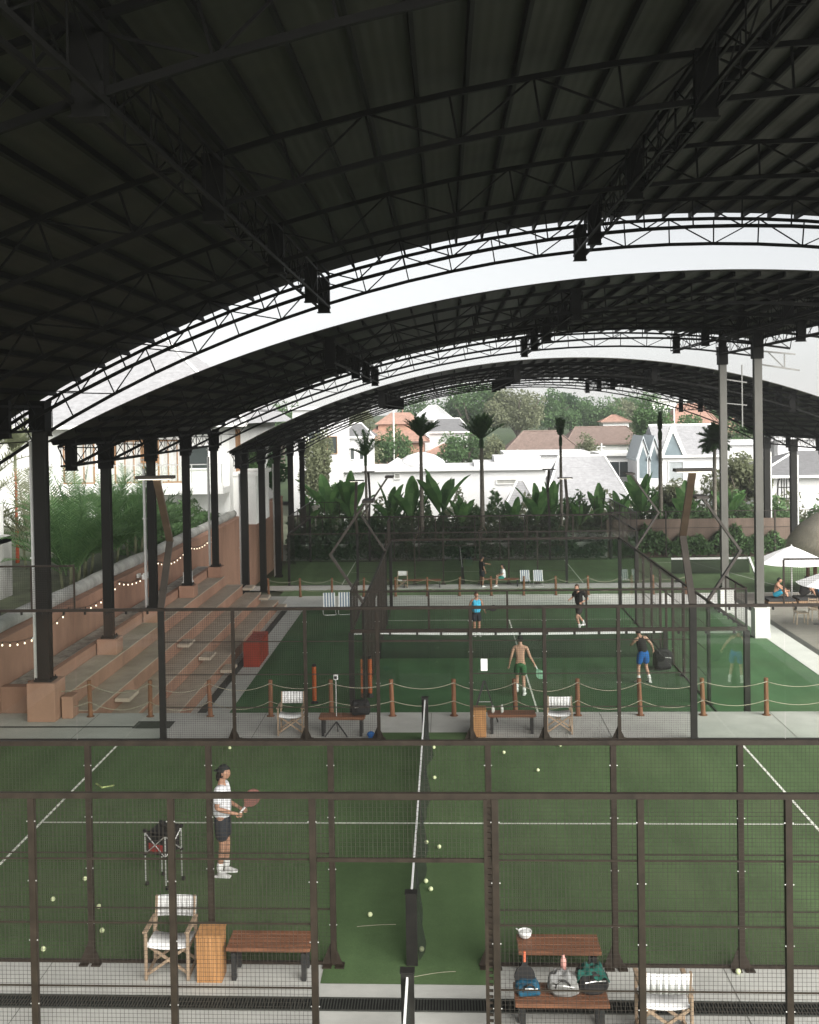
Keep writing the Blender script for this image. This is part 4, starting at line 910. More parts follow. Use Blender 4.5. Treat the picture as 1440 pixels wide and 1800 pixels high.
person('player in black shirt running on the far half of the sunken court', pose(f, chest=(0,-.07,1.31), neck=(0,-.1,1.48), head=(0,-.15,1.62), elL=(.28,.16,1.18), wrL=(.2,-.08,1.08), elR=(-.28,-.12,1.18), wrR=(-.18,-.36,1.16), kneeL=(.1,-.28,.55), ankleL=(.1,-.12,.14), kneeR=(-.1,.05,.5), ankleR=(-.12,.36,.2)), SK2, HAIRN, R(-50), [('tee', TKB), ('shorts', mat('shorts_dark', (.03,.028,.026), .8, .2, 5))], shoe=SHOEW, sock=SOCK)
f = frame((2.5,46.9,L2+.01), R(120), 1.75)
person('person in dark clothes reaching towards the net of the farthest court', pose(f, elL=(.2,-.3,1.3), wrL=(.16,-.58,1.25)), SK3, HAIRB, R(120), [('tee', TKB), ('shorts', SHN)], shoe=SHOEW)
f = frame((3.72,47.1,L2+.01), R(-80), 1.62)
person('person with long dark hair and white top sitting on the farthest bench', pose(f, pelvis=(0,0,.54), chest=(0,-.04,.92), neck=(0,-.02,1.1), head=(0,-.05,1.25), shL=(.17,-.02,1.03), shR=(-.17,-.02,1.03), elL=(.22,-.1,.78), elR=(-.22,-.1,.78), wrL=(.15,-.32,.68), wrR=(-.15,-.32,.68), hipL=(.09,-.04,.53), hipR=(-.09,-.04,.53), kneeL=(.11,-.45,.52), kneeR=(-.11,-.45,.52), ankleL=(.1,-.45,.09), ankleR=(-.1,-.45,.09)), SK2, HAIRB, R(-80), [('tee', TEEW), ('shorts', mat('shorts_teal', (.02,.2,.17), .8, .2, 5))], haircut='long', shoe=SHOEW)
# three people sitting on a low daybed at the cafe
def sit(pos, yaw, h, label, skin, hair, clothes, hc='short'):
    f = frame(pos, yaw, h)
    return person(label, pose(f, pelvis=(0,0,.13), chest=(0,-.10,.48), neck=(0,-.14,.65), head=(0,-.2,.79), shL=(.18,-.12,.58), shR=(-.18,-.12,.58), elL=(.24,-.34,.42), elR=(-.24,-.34,.42), wrL=(.1,-.5,.36), wrR=(-.1,-.5,.36), hipL=(.1,-.02,.13), hipR=(-.1,-.02,.13), kneeL=(.16,-.4,.38), kneeR=(-.16,-.4,.38), ankleL=(.12,-.55,.08), ankleR=(-.12,-.55,.08)), skin, hair, yaw, clothes, haircut=hc)
BED = mat('daybed_wood', (.22,.14,.08), .6, .3, 3); CUSH = mat('cushion_dark', (.03,.03,.03), .9, .2, 3)
for x, yv, l, c in ((14.95,33.4,'low wooden daybed under the shirtless man at the cafe','cushion'),(16.3,33.6,'low wooden daybed under the man in black at the cafe','cushion')):
    t = thing('daybed', l, 'daybed', (x, yv, L1+.006), 0, 'low daybeds at the cafe'); b = MB(); b.box(-.6,.6,-.5,.5,.08,.2); 
    b.build('base', BED, t, bevel=.01)
    for sx in (-1,1):
        for sy in (-1,1): b = MB(); b.box(sx*.55-.04,sx*.55+.04,sy*.45-.04,sy*.45+.04,.001,.08); b.build('leg', BED, t)
    b = MB(); b.box(-.58,.58,-.48,.48,.2,.3); b.build('cushion', CUSH, t, bevel=.03)
sit((14.78,33.4,L1+.31), R(70), 1.72, 'shirtless man in blue shorts hunched on a daybed at the cafe', SK1, HAIRB, [('shorts', mat('shorts_teal_blue', (.02,.22,.32), .8, .3, 5))])
sit((16.0,33.6,L1+.31), R(80), 1.74, 'man in black t-shirt sitting on a daybed under the parasol', SK1, HAIRB, [('tee', TKB), ('shorts', TKB)])
sit((16.75,33.3,L1+.31), R(200), 1.7, 'man in bright blue t-shirt bent forward on a daybed under the parasol', SK1, HAIRB, [('tee', mat('tee_blue', (.03,.25,.55), .85, .2, 6)), ('shorts', SHN)])

# ------------------------------------------------------------------ cafe on the right
WOODT = mat('cafe_wood', (.36,.28,.20), .65, .25, 4, streak=(5,5,.6))
def cchair(label, x, y, rz):
    t = thing('cafe_chair', label, 'chair', (x, y, L1+.006), rz, 'wooden chairs at the cafe')
    for s in (-1, 1):
        b = MB(); b.bar((s*.2,-.2,.002),(s*.19,-.19,.44),.035); b.build('leg', WOODT, t); b = MB(); b.bar((s*.2,.22,.002),(s*.19,.2,.44),.035); b.build('leg', WOODT, t)
        b = MB(); b.bar((s*.19,.2,.44),(s*.18,.27,.86),.03); b.build('back_post', WOODT, t)
    b = MB(); b.box(-.23,.23,-.23,.22,.44,.475); b.build('seat', WOODT, t, bevel=.008)
    for z in (.56,.68,.8): b = MB(); b.bar((-.18,.22+(z-.44)*.16,z),(.18,.22+(z-.44)*.16,z),.02,.06); b.build('back_slat', WOODT, t)
def ctable(label, x, y, r=.42):
    t = thing('cafe_table', label, 'table', (x, y, L1+.006), 0, 'round tables at the cafe')
    b = MB(); b.lathe((0,0,.71), [(r,0),(r+.01,.02),(r,.035)], 24); b.build('tabletop', WOODT, t); b = MB(); b.tube([(0,0,.03),(0,0,.71)], .035, 10); b.build('pedestal', BLACKM, t); b = MB(); b.lathe((0,0,.001), [(.24,0),(.24,.02),(.04,.04)], 16); b.build('foot', BLACKM, t)
for i, (x, y) in enumerate(((15.2,29.0),(15.5,25.2),(17.2,27.3))): ctable(['round wooden cafe table nearest the white plinth','round wooden cafe table lowest at the right edge','round wooden cafe table between the other two, near the right edge'][i], x, y)
chl = [(14.5,29.1,R(90)),(15.2,28.2,R(180)),(15.9,29.2,R(-90)),(15.3,29.8,0),(14.75,25.3,R(90)),(15.5,24.4,R(180)),(16.2,25.4,R(-90)),(15.6,26.0,0),(16.5,27.2,R(90)),(17.2,28.1,0),(17.1,26.5,R(180))]
cl = ['left of the table by the white plinth','in front of the table by the white plinth','right of the table by the white plinth','behind the table by the white plinth','left of the lowest cafe table','in front of the lowest cafe table','right of the lowest cafe table','behind the lowest cafe table','left of the middle cafe table','behind the middle cafe table','in front of the middle cafe table']
for (x, y, a), l in zip(chl, cl): cchair('pale wooden cafe chair '+l, x, y, a)
PAR = mat('parasol_white', (.78,.78,.78), .85, .05, 1)
def parasol(label, x, y, r=1.55, zt=2.42, zr=1.85):
    t = thing('parasol', label, 'parasol', (x, y, L1+.006), R(22), 'white cafe parasols')
    b = MB(); n = 8; N = 6; vs = [(0,0,zt)]; fs = []
    for k in range(1, N+1):
        for i in range(n*4):
            a = 2*pi*i/(n*4); q = i % 4; sag = 1-.06*sin(pi*q/4)*k/N; rad = r*k/N*sag; vs.append((rad*cos(a), rad*sin(a), zt-(zt-zr)*(k/N)**1.12-.03*sin(pi*q/4)*k/N))
    M = n*4
    for i in range(M): fs.append((0, 1+i, 1+(i+1) % M))
    for k in range(N-1):
        for i in range(M): j = (i+1) % M; fs.append((1+k*M+i, 1+(k+1)*M+i, 1+(k+1)*M+j, 1+k*M+j))
    b.add(vs, fs); o = b.build('canopy', PAR, t); sd = o.modifiers.new('s','SOLIDIFY'); sd.thickness = .01
    b = MB(); b.tube([(0,0,.04),(0,0,zt+.06)], .03, 8); b.build('pole', WHITE, t)
    for i in range(n): a = 2*pi*i/n; b = MB(); b.bar((0,0,zt-.55),(r*.6*cos(a), r*.6*sin(a), zt-(zt-zr)*.6**1.12-.03),.015); b.build('rib', ALU, t)
    b = MB(); b.lathe((0,0,0), [(.32,0),(.32,.06),(.05,.08)], 16); b.build('base', CONC, t)
parasol('white parasol behind the nearer tall column, farther of the two', 15.75, 34.2, 1.6, 2.45, 1.75)
parasol('white parasol cut by the right edge, nearer of the two', 15.55, 27.6, 1.65, 2.45, 1.82)
t = thing('thatched_hut', 'round hut with shaggy pale thatched roof at the right edge', 'hut', (22.5, 41.5, L2-.35))
b = MB(); prof = [(4.4,2.75),(4.55,2.95),(4.4,3.5),(3.9,4.15),(3.1,4.7),(2.0,5.2),(.9,5.55),(.1,5.7)]; b.lathe((0,0,0), prof, 40); THA = mat('thatch', (.56,.52,.43), .95, .35, 3, bump=.9, streak=(6,6,.7)); b.build('roof', THA, t, smooth=True)
b = MB()
for i in range(2600):
    a = rng.uniform(0, 2*pi); k = rng.random()**.6; z = 5.5-2.65*k; rr_ = np.interp(z, [2.75,2.95,3.5,4.15,4.7,5.2,5.7], [4.4,4.55,4.4,3.9,3.1,2.0,.1])
    p = V((rr_*cos(a), rr_*sin(a), z)); d = V((cos(a)*.5, sin(a)*.5, -1)).normalized()*rng.uniform(.25,.55); s = V((-sin(a), cos(a), 0))*rng.uniform(.012,.03); p += V((cos(a), sin(a), .1))*.03
    b.add([p-s, p+s, p+d+V((cos(a),sin(a),0))*rng.uniform(0,.12)], [(0,1,2)])
b.build('thatch_fringe', leafmat('thatch_straw', (.62,.58,.48), (.42,.39,.32), .9), t)
for i in range(8): a = 2*pi*i/8+.2; b = MB(); b.tube([(3.6*cos(a),3.6*sin(a),.01),(3.6*cos(a),3.6*sin(a),3.0)], .1, 8); b.build('post', WOODP, t)
b = MB(); b.lathe((0,0,.005), [(2.6,0),(2.6,1.05),(2.7,1.1),(2.7,1.15)], 24); b.build('counter', WOOD, t)
# small court net, basket backboard frame
t = thing('court_net', 'white-topped net of the small pale green court on the right', 'net', (17, 50.8, L2))
b = MB(); b.bar((13.9,50.8,L2+.97),(18.55,50.8,L2+.97),.03,.12); b.build('net_band', CANVAS, t, world=True)
b = MB(); b.box(13.9,18.5,50.79,50.81,L2+.1,L2+.91); b.build('net_mesh', NETMESH, t, world=True)
b = MB(); b.bar((18.7,50.2,L2+.01),(18.45,50.8,L2+1.02),.14,.1); b.build('net_post', WHITE, t, world=True)
b = MB(); b.box(11.4, 24, 59.6, 59.8, L2-.1, L2+2.45); tag(b.build('garden_wall', mat('wall_brown', (.17,.125,.10), .9, .35, .8, streak=(1,1,.3))), 'long terracotta garden wall behind the far right court', 'wall')
b = MB(); b.box(-10.7, 11.4, 59.4, 59.6, L2-.1, L2+1.0); tag(b.build('garden_wall', CONCD), 'low dark garden wall behind the farthest court under the palms', 'wall')

# ------------------------------------------------------------------ vegetation
LG = leafmat('leaf_green', (.08,.15,.06), (.15,.25,.10)); LD = leafmat('leaf_dark', (.035,.085,.03), (.07,.14,.055)); LO = leafmat('leaf_olive', (.17,.19,.11), (.27,.29,.18)); LP = leafmat('palm_leaf', (.06,.13,.048), (.13,.22,.085)); LB = leafmat('banana_leaf', (.10,.23,.07), (.2,.36,.12)); LY = leafmat('yucca_leaf', (.09,.14,.07), (.16,.2,.12))
BARK = mat('bark', (.13,.11,.09), .9, .4, 4, bump=.5, streak=(1,1,4)); BARKP = mat('palm_bark', (.20,.18,.15), .9, .35, 3, bump=.4, streak=(1,1,6)); PROP = mat('prop_wood', (.3,.24,.17), .8, .2, 5)
nr = np.random.default_rng(5)
def leafquads(b, C, size, flat=.0, asp=.5):
    """random leaf quads centred on C (n,3)"""
    n = len(C); d = nr.normal(size=(n,3)); d[:,2] *= (1-flat); d /= np.linalg.norm(d, axis=1)[:,None]+1e-9
    q = nr.normal(size=(n,3)); s = np.cross(d, q); s /= np.linalg.norm(s, axis=1)[:,None]+1e-9
    L = size*nr.uniform(.6,1.4,(n,1)); a = C-d*L*.5; e = C+d*L*.5; mid = C; w = s*L*asp*.5
    vs = np.stack([a, mid+w, e, mid-w], 1).reshape(-1,3); o = len(b.v)
    b.v += [tuple(v) for v in vs.tolist()]; b.f += [(o+4*i, o+4*i+1, o+4*i+2, o+4*i+3) for i in range(n)]; b.mi += [b.cur]*n
def crown_pts(c, r, n, k=14, spread=.42):
    cc = nr.normal(size=(k,3)); cc /= np.linalg.norm(cc, axis=1)[:,None]; cc *= nr.uniform(.35,.85,(k,1)); cc[:,2] = np.where(cc[:,2] < -.3, cc[:,2]*.4, cc[:,2])
    idx = nr.integers(0, k, n); p = nr.normal(size=(n,3)); p /= np.linalg.norm(p, axis=1)[:,None]; p *= nr.random((n,1))**.35*spread*nr.uniform(.6,1.25,(k,1))[idx]
    return np.array(c)+(cc[idx]+p)*np.array(r)
def tree(label, x, y, z0, H, r, n, size, m, group=None, name='leafy_tree', k=16, rz=None, trunk=True):
    t = thing(name, label, 'tree', (x, y, z0), group=group); rz = rz or H*.36; cz = H-rz*.9
    if trunk:
        b = MB(); b.tube([(0,0,-.2),(.1*r*.3,0,cz*.5),(0,.05*r,cz)], [r*.09,r*.07,r*.04], 8)
        for i in range(6): a = 2*pi*i/6+rng.random(); q = rng.uniform(.4,.75); b.tube([(0,0,cz*.55),(r*.3*cos(a),r*.3*sin(a),cz*.9),(r*q*cos(a),r*q*sin(a),cz+rz*.35)], [r*.045,r*.03,r*.01], 5)
        b.build('trunk', BARK, t)
    b = MB(); leafquads(b, crown_pts((0,0,cz), (r, r*.9, rz), n, k), size, asp=.6); b.build('crown', m, t); return t
def frond(b, p, az, el, L, droop, n=16, ll=.45, wd=.035, vee=.5, br=None):
    p = V(p); pts = []; d = V((cos(az)*cos(el), sin(az)*cos(el), sin(el))); q = p.copy(); st = L/n
    for i in range(n+1):
        pts.append(q.copy()); d = (d+V((0,0,-droop*st*(.3+i/n)))).normalized(); q = q+d*st
    b.tube(pts, [.018*(1-i/n*.85)*max(.6, L/2) for i in range(n+1)], 4, cap=False)
    for i in range(2, n+1):
        d = (pts[i]-pts[i-1]).normalized(); s = d.cross(V((0,0,1))); s = s.normalized() if s.length > .05 else V((1,0,0)); u = s.cross(d); f = i/n; l = ll*(sin(pi*min(1, .12+f*.86))**.6+.1)
        for sg in (-1, 1):
            for h in (0, .5):
                bp = pts[i-1].lerp(pts[i], h); tip = bp+(s*sg*.8+d*.65+u*rng.uniform(.1,vee)).normalized()*l*rng.uniform(.85,1.1)-V((0,0,rng.uniform(0,.25)*l)); w_ = d*wd*.5
                md = bp.lerp(tip, .5)+V((0,0,.04*l)); b.add([bp-w_, bp+w_, md+w_*.9, tip, md-w_*.9], [(0,1,2,4),(4,2,3)])
def palm(label, x, y, z0, H, fr, group, Lf=1.7, elr=(45,80), droop=.25, tr=.16, lean=0., m=LP, props=True, name='palm_tree', tcol=BARKP, ll=.5):
    t = thing(name, label, 'palm', (x, y, z0), group=group)
    b = MB(); pts = [(lean*(k/10)**2*H, .02*sin(k), H*k/10) for k in range(11)]; b.tube(pts, [tr*(1.25 if k == 0 else 1)*(1-.035*k)*(1+.05*(k % 2)) for k in range(11)], 10)
    for k in range(28): b.lathe((lean*(k/28)**2*H, 0, H*k/28), [(tr*1.03*(1-.3*k/28),0),(tr*1.06*(1-.3*k/28),.02),(tr*1.0*(1-.3*k/28),.04)], 10)
    b.build('trunk', tcol, t, smooth=True)
    top = V(pts[-1]); b = MB(); b.tube([top-V((0,0,.1)), top+V((0,0,.35)), top+V((0,0,.75))], [tr*.85, tr*.95, tr*.35], 8)
    for i in range(fr):
        el = R(rng.uniform(*elr)); frond(b, top+V((0,0,.5)), 2*pi*i/fr*1.0+rng.uniform(-.3,.3), el, Lf*rng.uniform(.75,1.1), droop*rng.uniform(.6,1.5), 14, ll*rng.uniform(.8,1.1), .075, .9)
    b.build('crown', m, t)
    if props:
        for i in range(3): a = R(80+120*i); b = MB(); b.tube([(1.0*cos(a),1.0*sin(a),.0),(.14*cos(a),.14*sin(a),2.0)], .035, 6); b.build('prop', PROP, t)
    return t
PG = 'tall propped palms behind the farthest court'; YP = 60.9
palm('thin leaning palm with few drooping fronds, leftmost of the tall palms', -5.0, YP, L2, 6.4, 8, PG, 2.1, (20,85), .25, .12, -.004)
palm('tall palm with one browned drooping frond, second of the tall palms from left', -1.15, YP, L2, 7.7, 26, PG, 1.75, (35,80), .3)
palm('tall palm with a bushy upright crown at the centre right of the net', 3.05, YP, L2, 7.5, 32, PG, 1.9, (35,85), .15, .18)
palm('slim palm with a tight narrow crown above the grey hipped roof', 8.5, YP, L2, 7.6, 22, PG, 1.3, (70,88), .08, .13, ll=.35)
palm('palm with a very narrow tied crown before the gabled white house', 15.3, YP, L2, 7.9, 16, PG, 1.3, (80,89), .02, .17, ll=.25)
palm('palm with a round pompom crown just left of the tall grey columns', 18.95, YP, L2, 7.2, 70, PG, 1.2, (-50,88), .12, .17, .006)
palm('palm half hidden behind the nearer tall grey column', 21.9, YP, L2, 7.4, 20, PG, 1.5, (20,80), .4, .16)
# banana plants
def banana(label, x, y, z0, n, H, group):
    t = thing('banana_plant', label, 'plant', (x, y, z0), group=group)
    b = MB(); b.tube([(0,0,0),(.03,0,H*.3),(0,0,H*.5)], [.12,.1,.07], 8); b.build('stem', leafmat('banana_stem', (.08,.12,.05), (.14,.16,.07)), t)
    for i in range(n):
        a = 2*pi*i/n+rng.uniform(-.5,.5); el = R(rng.uniform(45,86)); L = H*rng.uniform(.45,.72); dr = rng.uniform(.15,.75)/H*2; W = L*rng.uniform(.11,.15)
        d = V((cos(a)*cos(el), sin(a)*cos(el), sin(el))); q = V((0,0,H*.45)); N = 10; L_, M_, R_ = [], [], []
        for k in range(N+1):
            f = k/N; s = d.cross(V((0,0,1))); s = s.normalized() if s.length > .05 else V((1,0,0)); u = s.cross(d); w_ = W*(0.06 if f < .2 else sin(pi*(f-.2)/.8*.93+.12)**.7); 
            M_.append(q.copy()); L_.append(q+s*w_+u*w_*.35+u*.02*sin(k*2.3)); R_.append(q-s*w_+u*w_*.35+u*.02*sin(k*1.7)); d = (d+V((0,0,-dr*L/N*(.4+f)))).normalized(); q = q+d*L/N
        b = MB()
        for k in range(N): b.add([M_[k], M_[k+1], L_[k+1], L_[k]], [(0,1,2,3)]); b.add([M_[k], M_[k+1], R_[k+1], R_[k]], [(3,2,1,0)])
        b.build('leaf', LB, t, smooth=True)
BG = 'banana plants behind the farthest court'
bx_ = [(-9.2,61.5,3.6),(-7.7,62.2,4.6),(-6.2,61.4,4.2),(-3.4,62.3,3.6),(-1.9,61.6,4.2),(.2,62,4.5),(1.6,61.4,3.6),(5.3,62,3.4),(6.9,61.6,4.2),(8.0,62.4,3.8),(9.8,61.6,3.4),(11.3,62.2,3.8),(12.7,61.7,3.4),(14.2,62,4.2),(17.2,61.6,3.8),(20.2,62.2,3.6)]
bpos = ['far left by the last column','far left, tallest of the left clump','left of the thin leaning palm','right of the thin leaning palm','left of the second tall palm','just right of the second tall palm','left of the central palm','right of the central palm','before the pale gable, left','before the pale gable, right','left of the slim palm','right of the slim palm','second right of the slim palm','left of the narrow tied palm','between the tied palm and the pompom palm','right of the pompom palm']
for (x, y, h), l in zip(bx_, bpos): banana('broad-leaved green banana plant '+l, x, y, L2, rng.randint(7,10), h*rng.uniform(1.08,1.3), BG)
# understorey hedge
def hedge(label, x0, x1, y0, y1, z0, h, n, size, m, seed=0):
    b = MB(); xs = nr.uniform(x0, x1, n); top = h*(.72+.28*np.sin(xs*1.7+seed)*np.sin(xs*.61+seed*2)+.1*np.sin(xs*5.1)); C = np.stack([xs, nr.uniform(y0, y1, n), z0+top*nr.random(n)**.6], 1); leafquads(b, C, size, asp=.35)
    tag(b.build('undergrowth', m), label, 'undergrowth', kind='stuff')
hedge('dense dark green undergrowth under the palms behind the farthest court', -10.5, 13, 60, 63.5, L2, 2.7, 12000, .42, LD, 1)
hedge('low dark green plants along the foot of the garden wall', -10.4, 11.3, 58.7, 59.3, L2, 1.5, 7000, .34, LD, 7)
hedge('low green ferns along the brown wall on the right', 11.6, 23.5, 58.9, 59.5, L2, 2.0, 5000, .34, LG, 9)
hedge('lighter green shrubs among the palms behind the farthest court', -10.5, 24, 61.5, 65, L2, 4.1, 16000, .38, LG, 4)
hedge('pale green bushes before the white houses', -6, 30, 65.5, 69, L2, 3.9, 9000, .4, LO, 2)
hedge('green planting behind the terracotta wall on the right', 13, 34, 60.4, 63, L2, 3.6, 9000, .45, LG, 6)
hedge('leafy bed along the top of the left wall', -14.5, -11.8, 30, 60, 1.5, 1.6, 5000, .35, LG, 3)
# left palms
AG = 'bushy palms behind the terracotta wall'
def areca(label, x, y, z0, n, L, group, m=LP, elr=(25,85), ll=.5):
    t = thing('bushy_palm', label, 'palm', (x, y, z0), group=group)
    for i in range(4): b = MB(); a = i*1.7; b.tube([(.25*cos(a),.25*sin(a),0),(.35*cos(a),.35*sin(a),L*.35)], [.06,.045], 6); b.build('stem', mat('palm_stem', (.10,.11,.06), .8, .3, 4), t)
    b = MB()
    for i in range(n): a = rng.uniform(0, 2*pi); frond(b, (.3*cos(a),.3*sin(a),L*rng.uniform(.2,.45)), a, R(rng.uniform(*elr)), L*rng.uniform(.7,1.05), .35*rng.uniform(.6,1.6), 15, ll, .045, .5)
    b.build('crown', m, t)
areca('dense dark bushy palm right of the nearest left column', -12.2, 21.6, 1.55, 40, 2.9, AG); areca('dense dark bushy palm between the first and second left columns', -12.6, 24.2, 1.55, 40, 3.3, AG)
areca('dark bushy palm behind the second left column', -12.4, 26.6, 1.55, 40, 3.1, AG); areca('low dark bushy palm left of the third column', -12.2, 29.2, 1.55, 34, 2.9, AG); areca('paler bushy palm behind the third left column', -12.8, 32.8, 1.55, 24, 2.2, AG, LG)
areca('tall pale bushy palm at the far left edge, left of the nearest column', -17.5, 25, 1.5, 30, 4.6, AG, LO); areca('second pale bushy palm at the far left edge, behind the white wall', -15.8, 27.5, 1.5, 24, 3.6, AG, LO)
REDS = mat('red_stem', (.45,.09,.04), .6, .2, 4)
for i, (x, y, h) in enumerate(((-17.9,28,4.2),(-17.0,29,4.0),(-18.8,27,3.6))):
    palm(['red-stemmed slender palm at the left edge, tallest','red-stemmed slender palm nearest the left column','red-stemmed slender palm, shortest at the left edge'][i], x, y, 1.5, h, 9, 'red-stemmed palms at the left edge', 1.5, (25,80), .5, .07, m=LO, props=False, tcol=REDS)
def yucca(label, x, y, z0, H, n, L):
    t = thing('yucca', label, 'plant', (x, y, z0), group='spiky yuccas before the left house'); b = MB(); b.tube([(0,0,0),(.05,0,H*.5),(0,0,H)], [.1,.08,.07], 7); b.build('trunk', BARK, t); b = MB()
    for i in range(n):
        a = rng.uniform(0,2*pi); el = R(rng.uniform(-25,85)); d = V((cos(a)*cos(el), sin(a)*cos(el), sin(el))); s = V((-sin(a), cos(a), 0))*.03; p = V((0,0,H+rng.uniform(-.25,.1))); q = p+d*L*.5; e = p+d*L-V((0,0,.12*L*cos(el)))
        b.add([p-s*.6, p+s*.6, q+s, e, q-s], [(0,1,2,4),(4,2,3)])
    b.build('crown', LY, t)
yucca('spiky yucca before the white house wall, between fourth and fifth columns', -12.2, 38.5, 1.55, 1.7, 90, .8); yucca('taller spiky yucca behind the third left column', -13.6, 36.5, 1.55, 3.0, 110, 1.0); yucca('small spiky yucca low beside the fourth column', -12.6, 34.0, 1.55, .6, 80, 1.1)
tree('leafy green tree right of the last column by the steps', -12.0, 50, 1.5, 4.6, 1.7, 4000, .26, LG, name='leafy_tree'); tree('second leafy green tree by the far end of the terracotta wall', -11.6, 57, .5, 4.4, 1.8, 4000, .28, LD)
tree('tall pale hanging tree before the white tower at left', -11.3, 84, L2, 8.6, 1.9, 6000, .3, LO, rz=4.2); tree('green bush below the white tower at left', -8.6, 74, L2, 4.2, 2.0, 3500, .3, LG)
b = MB(); b.lathe((0,0,0),[(.28,0),(.3,.03),(.3,.1),(.1,.2)],12); b.box(-.16,.16,-.16,.16,-.5,0); b.box(-.03,.03,-.03,.03,-1.6,-.5); o = b.build('garden_lantern', mat('lantern_stone', (.4,.38,.33), .9, .2, 5)); o.location = (-8.6,61,.9); tag(o, 'small stone garden lantern among the plants at far left', 'lantern')

# ------------------------------------------------------------------ houses
ROOFG = mat('shingle_grey', (.29,.29,.30), .85, .18, 3, wave=('Z', 1.6, .5)); ROOFGD = mat('shingle_dark', (.16,.16,.165), .85, .2, 3, wave=('Z', 3, .4)); TILEO = mat('tile_orange', (.33,.20,.155), .85, .25, 2, wave=('X', 2.2, .4)); TILEB = mat('tile_brown', (.19,.14,.12), .9, .25, 2, wave=('X', 2, .4))
WHH = mat('house_white', (.66,.66,.66), .8, .05, .4); FRAMEW = mat('frame_wood', (.30,.17,.09), .6, .2, 3); BLUEG = mat('pane_blue_grey', (.16,.2,.22), .15, .2, 2, spec=.6)
def win(h, x, y, z, w_, hh, frm=WHITE, pane=WINGL, mull=1, axis='x'):
    """window set on a wall; axis x: faces -Y, axis y: faces +X"""
    P = (lambda u, v, zz: (x+u, y-v, z+zz)) if axis == 'x' else (lambda u, v, zz: (x+v, y+u, z+zz))
    def bx(b, u0, u1, v0, v1, a, c): p, q = P(u0, v0, a), P(u1, v1, c); b.box(min(p[0],q[0]), max(p[0],q[0]), min(p[1],q[1]), max(p[1],q[1]), p[2], q[2])
    b = MB(); f = .07
    bx(b, -w_/2-f, w_/2+f, .004, .09, hh, hh+f); bx(b, -w_/2-f, w_/2+f, .004, .12, -f, 0); bx(b, -w_/2-f, -w_/2, .004, .09, 0, hh); bx(b, w_/2, w_/2+f, .004, .09, 0, hh)
    for k in range(1, mull+1): u = -w_/2+w_*k/(mull+1); bx(b, u-.025, u+.025, .03, .08, 0, hh)
    fo = b.build('window', frm, h, world=True); b = MB(); bx(b, -w_/2, w_/2, .004, .03, 0, hh); b.build('pane', pane, fo, world=True)
def house(label, x0, x1, y0, y1, z0, zw, roof=None, zr=None, rm=ROOFG, ov=.4, inset=None, wm=WHH, wins=(), cat='house', name='house', group=None, ridge='x'):
    t = thing(name, label, cat, ((x0+x1)/2, (y0+y1)/2, z0), group=group); b = MB(); b.box(x0, x1, y0, y1, z0, zw); b.build('wall', wm, t, world=True)
    X0_, X1_, Y0_, Y1_ = x0-ov, x1+ov, y0-ov, y1+ov
    if roof in ('hip', 'gable'):
        ym = (y0+y1)/2; xm = (x0+x1)/2; i = (min(x1-x0, y1-y0)/2 if inset is None else inset) if roof == 'hip' else 0
        b = MB()
        if ridge == 'x': rv = [(X0_+i, ym, zr), (X1_-i, ym, zr)]; fs = [(0,1,5,4),(1,2,5),(2,3,4,5),(3,0,4)]
        else: rv = [(xm, Y0_+i, zr), (xm, Y1_-i, zr)]; fs = [(0,1,4),(1,2,5,4),(2,3,5),(3,0,4,5)]
        e = zw+.003; b.add([(X0_,Y0_,e),(X1_,Y0_,e),(X1_,Y1_,e),(X0_,Y1_,e)]+rv, fs+[(3,2,1,0)]); ro = b.build('roof', rm, t, world=True)
        b = MB(); b.tube([rv[0], rv[1]], .12, 6)
        if roof == 'hip':
            for a, r_ in (((X0_,Y0_,e), 0), ((X1_,Y0_,e), 1 if ridge == 'x' else 0)): b.tube([a, rv[r_]], .1, 6)
        b.build('ridge_cap', rm if rm in (TILEO, TILEB) else WHITE, ro, world=True)
        b = MB(); b.box(X0_, X1_, Y0_-.06, Y0_-.003, e-.16, e+.05); b.build('fascia', WHITE if rm not in (TILEO, TILEB) else TILEB, ro, world=True)
    elif roof == 'flat':
        b = MB(); b.box(X0_, X1_, Y0_, Y1_, zw+.002, zw+.28); b.build('roof', wm, t, world=True)
    for wv in wins: win(t, *wv)
    return t
# big white house on the left
h = house('big white house with grey shingle hip roof behind the left columns', -28, -11.2, 44, 60, 1.4, 7.0, 'hip', 12.6, ROOFG, 1.2, 7.0, WHITEW)
for x, w_ in ((-19.5,1.6),(-16.7,1.5),(-14.3,1.5)): win(h, x, 44, 3.9, w_, 2.2, FRAMEW, mat('curtain', (.5,.5,.48), .8, .3, 3, streak=(6,6,.3)), 2)
win(h, -12.9, 44, 4.6, 1.1, 1.2, WHITE, WINGL, 0); win(h, -15.6, 44, 5.0, .8, 1.2, FRAMEW, FRAMEW, 0); win(h, -11.2, 46.3, 4.0, .9, 2.6, FRAMEW, FRAMEW, 0, 'y')
b = MB(); b.box(-21,-11.2,42.2,43.99,3.3,3.62); b.box(-21,-11.2,42.2,42.35,3.621,3.9); b.build('balcony_slab', WHITEW, h, world=True)
b = MB(); b.box(-21,-11.2,42.25,42.3,4.85,4.9)
for i in range(7): b.box(-20.9+i*1.6,-20.85+i*1.6,42.25,42.3,3.9,4.85)
b.build('balcony_rail', ALU, h, world=True); b = MB(); b.box(-21,-11.25,42.26,42.28,3.95,4.8); b.build('balcony_glass', GLASS, h, world=True)
b = MB(); b.box(-11.2,-9.95,45,49.5,1.4,4.1); b.box(-11.2,-9.8,44.9,49.6,4.1,4.3); b.build('annex', WHITEW, h, world=True)
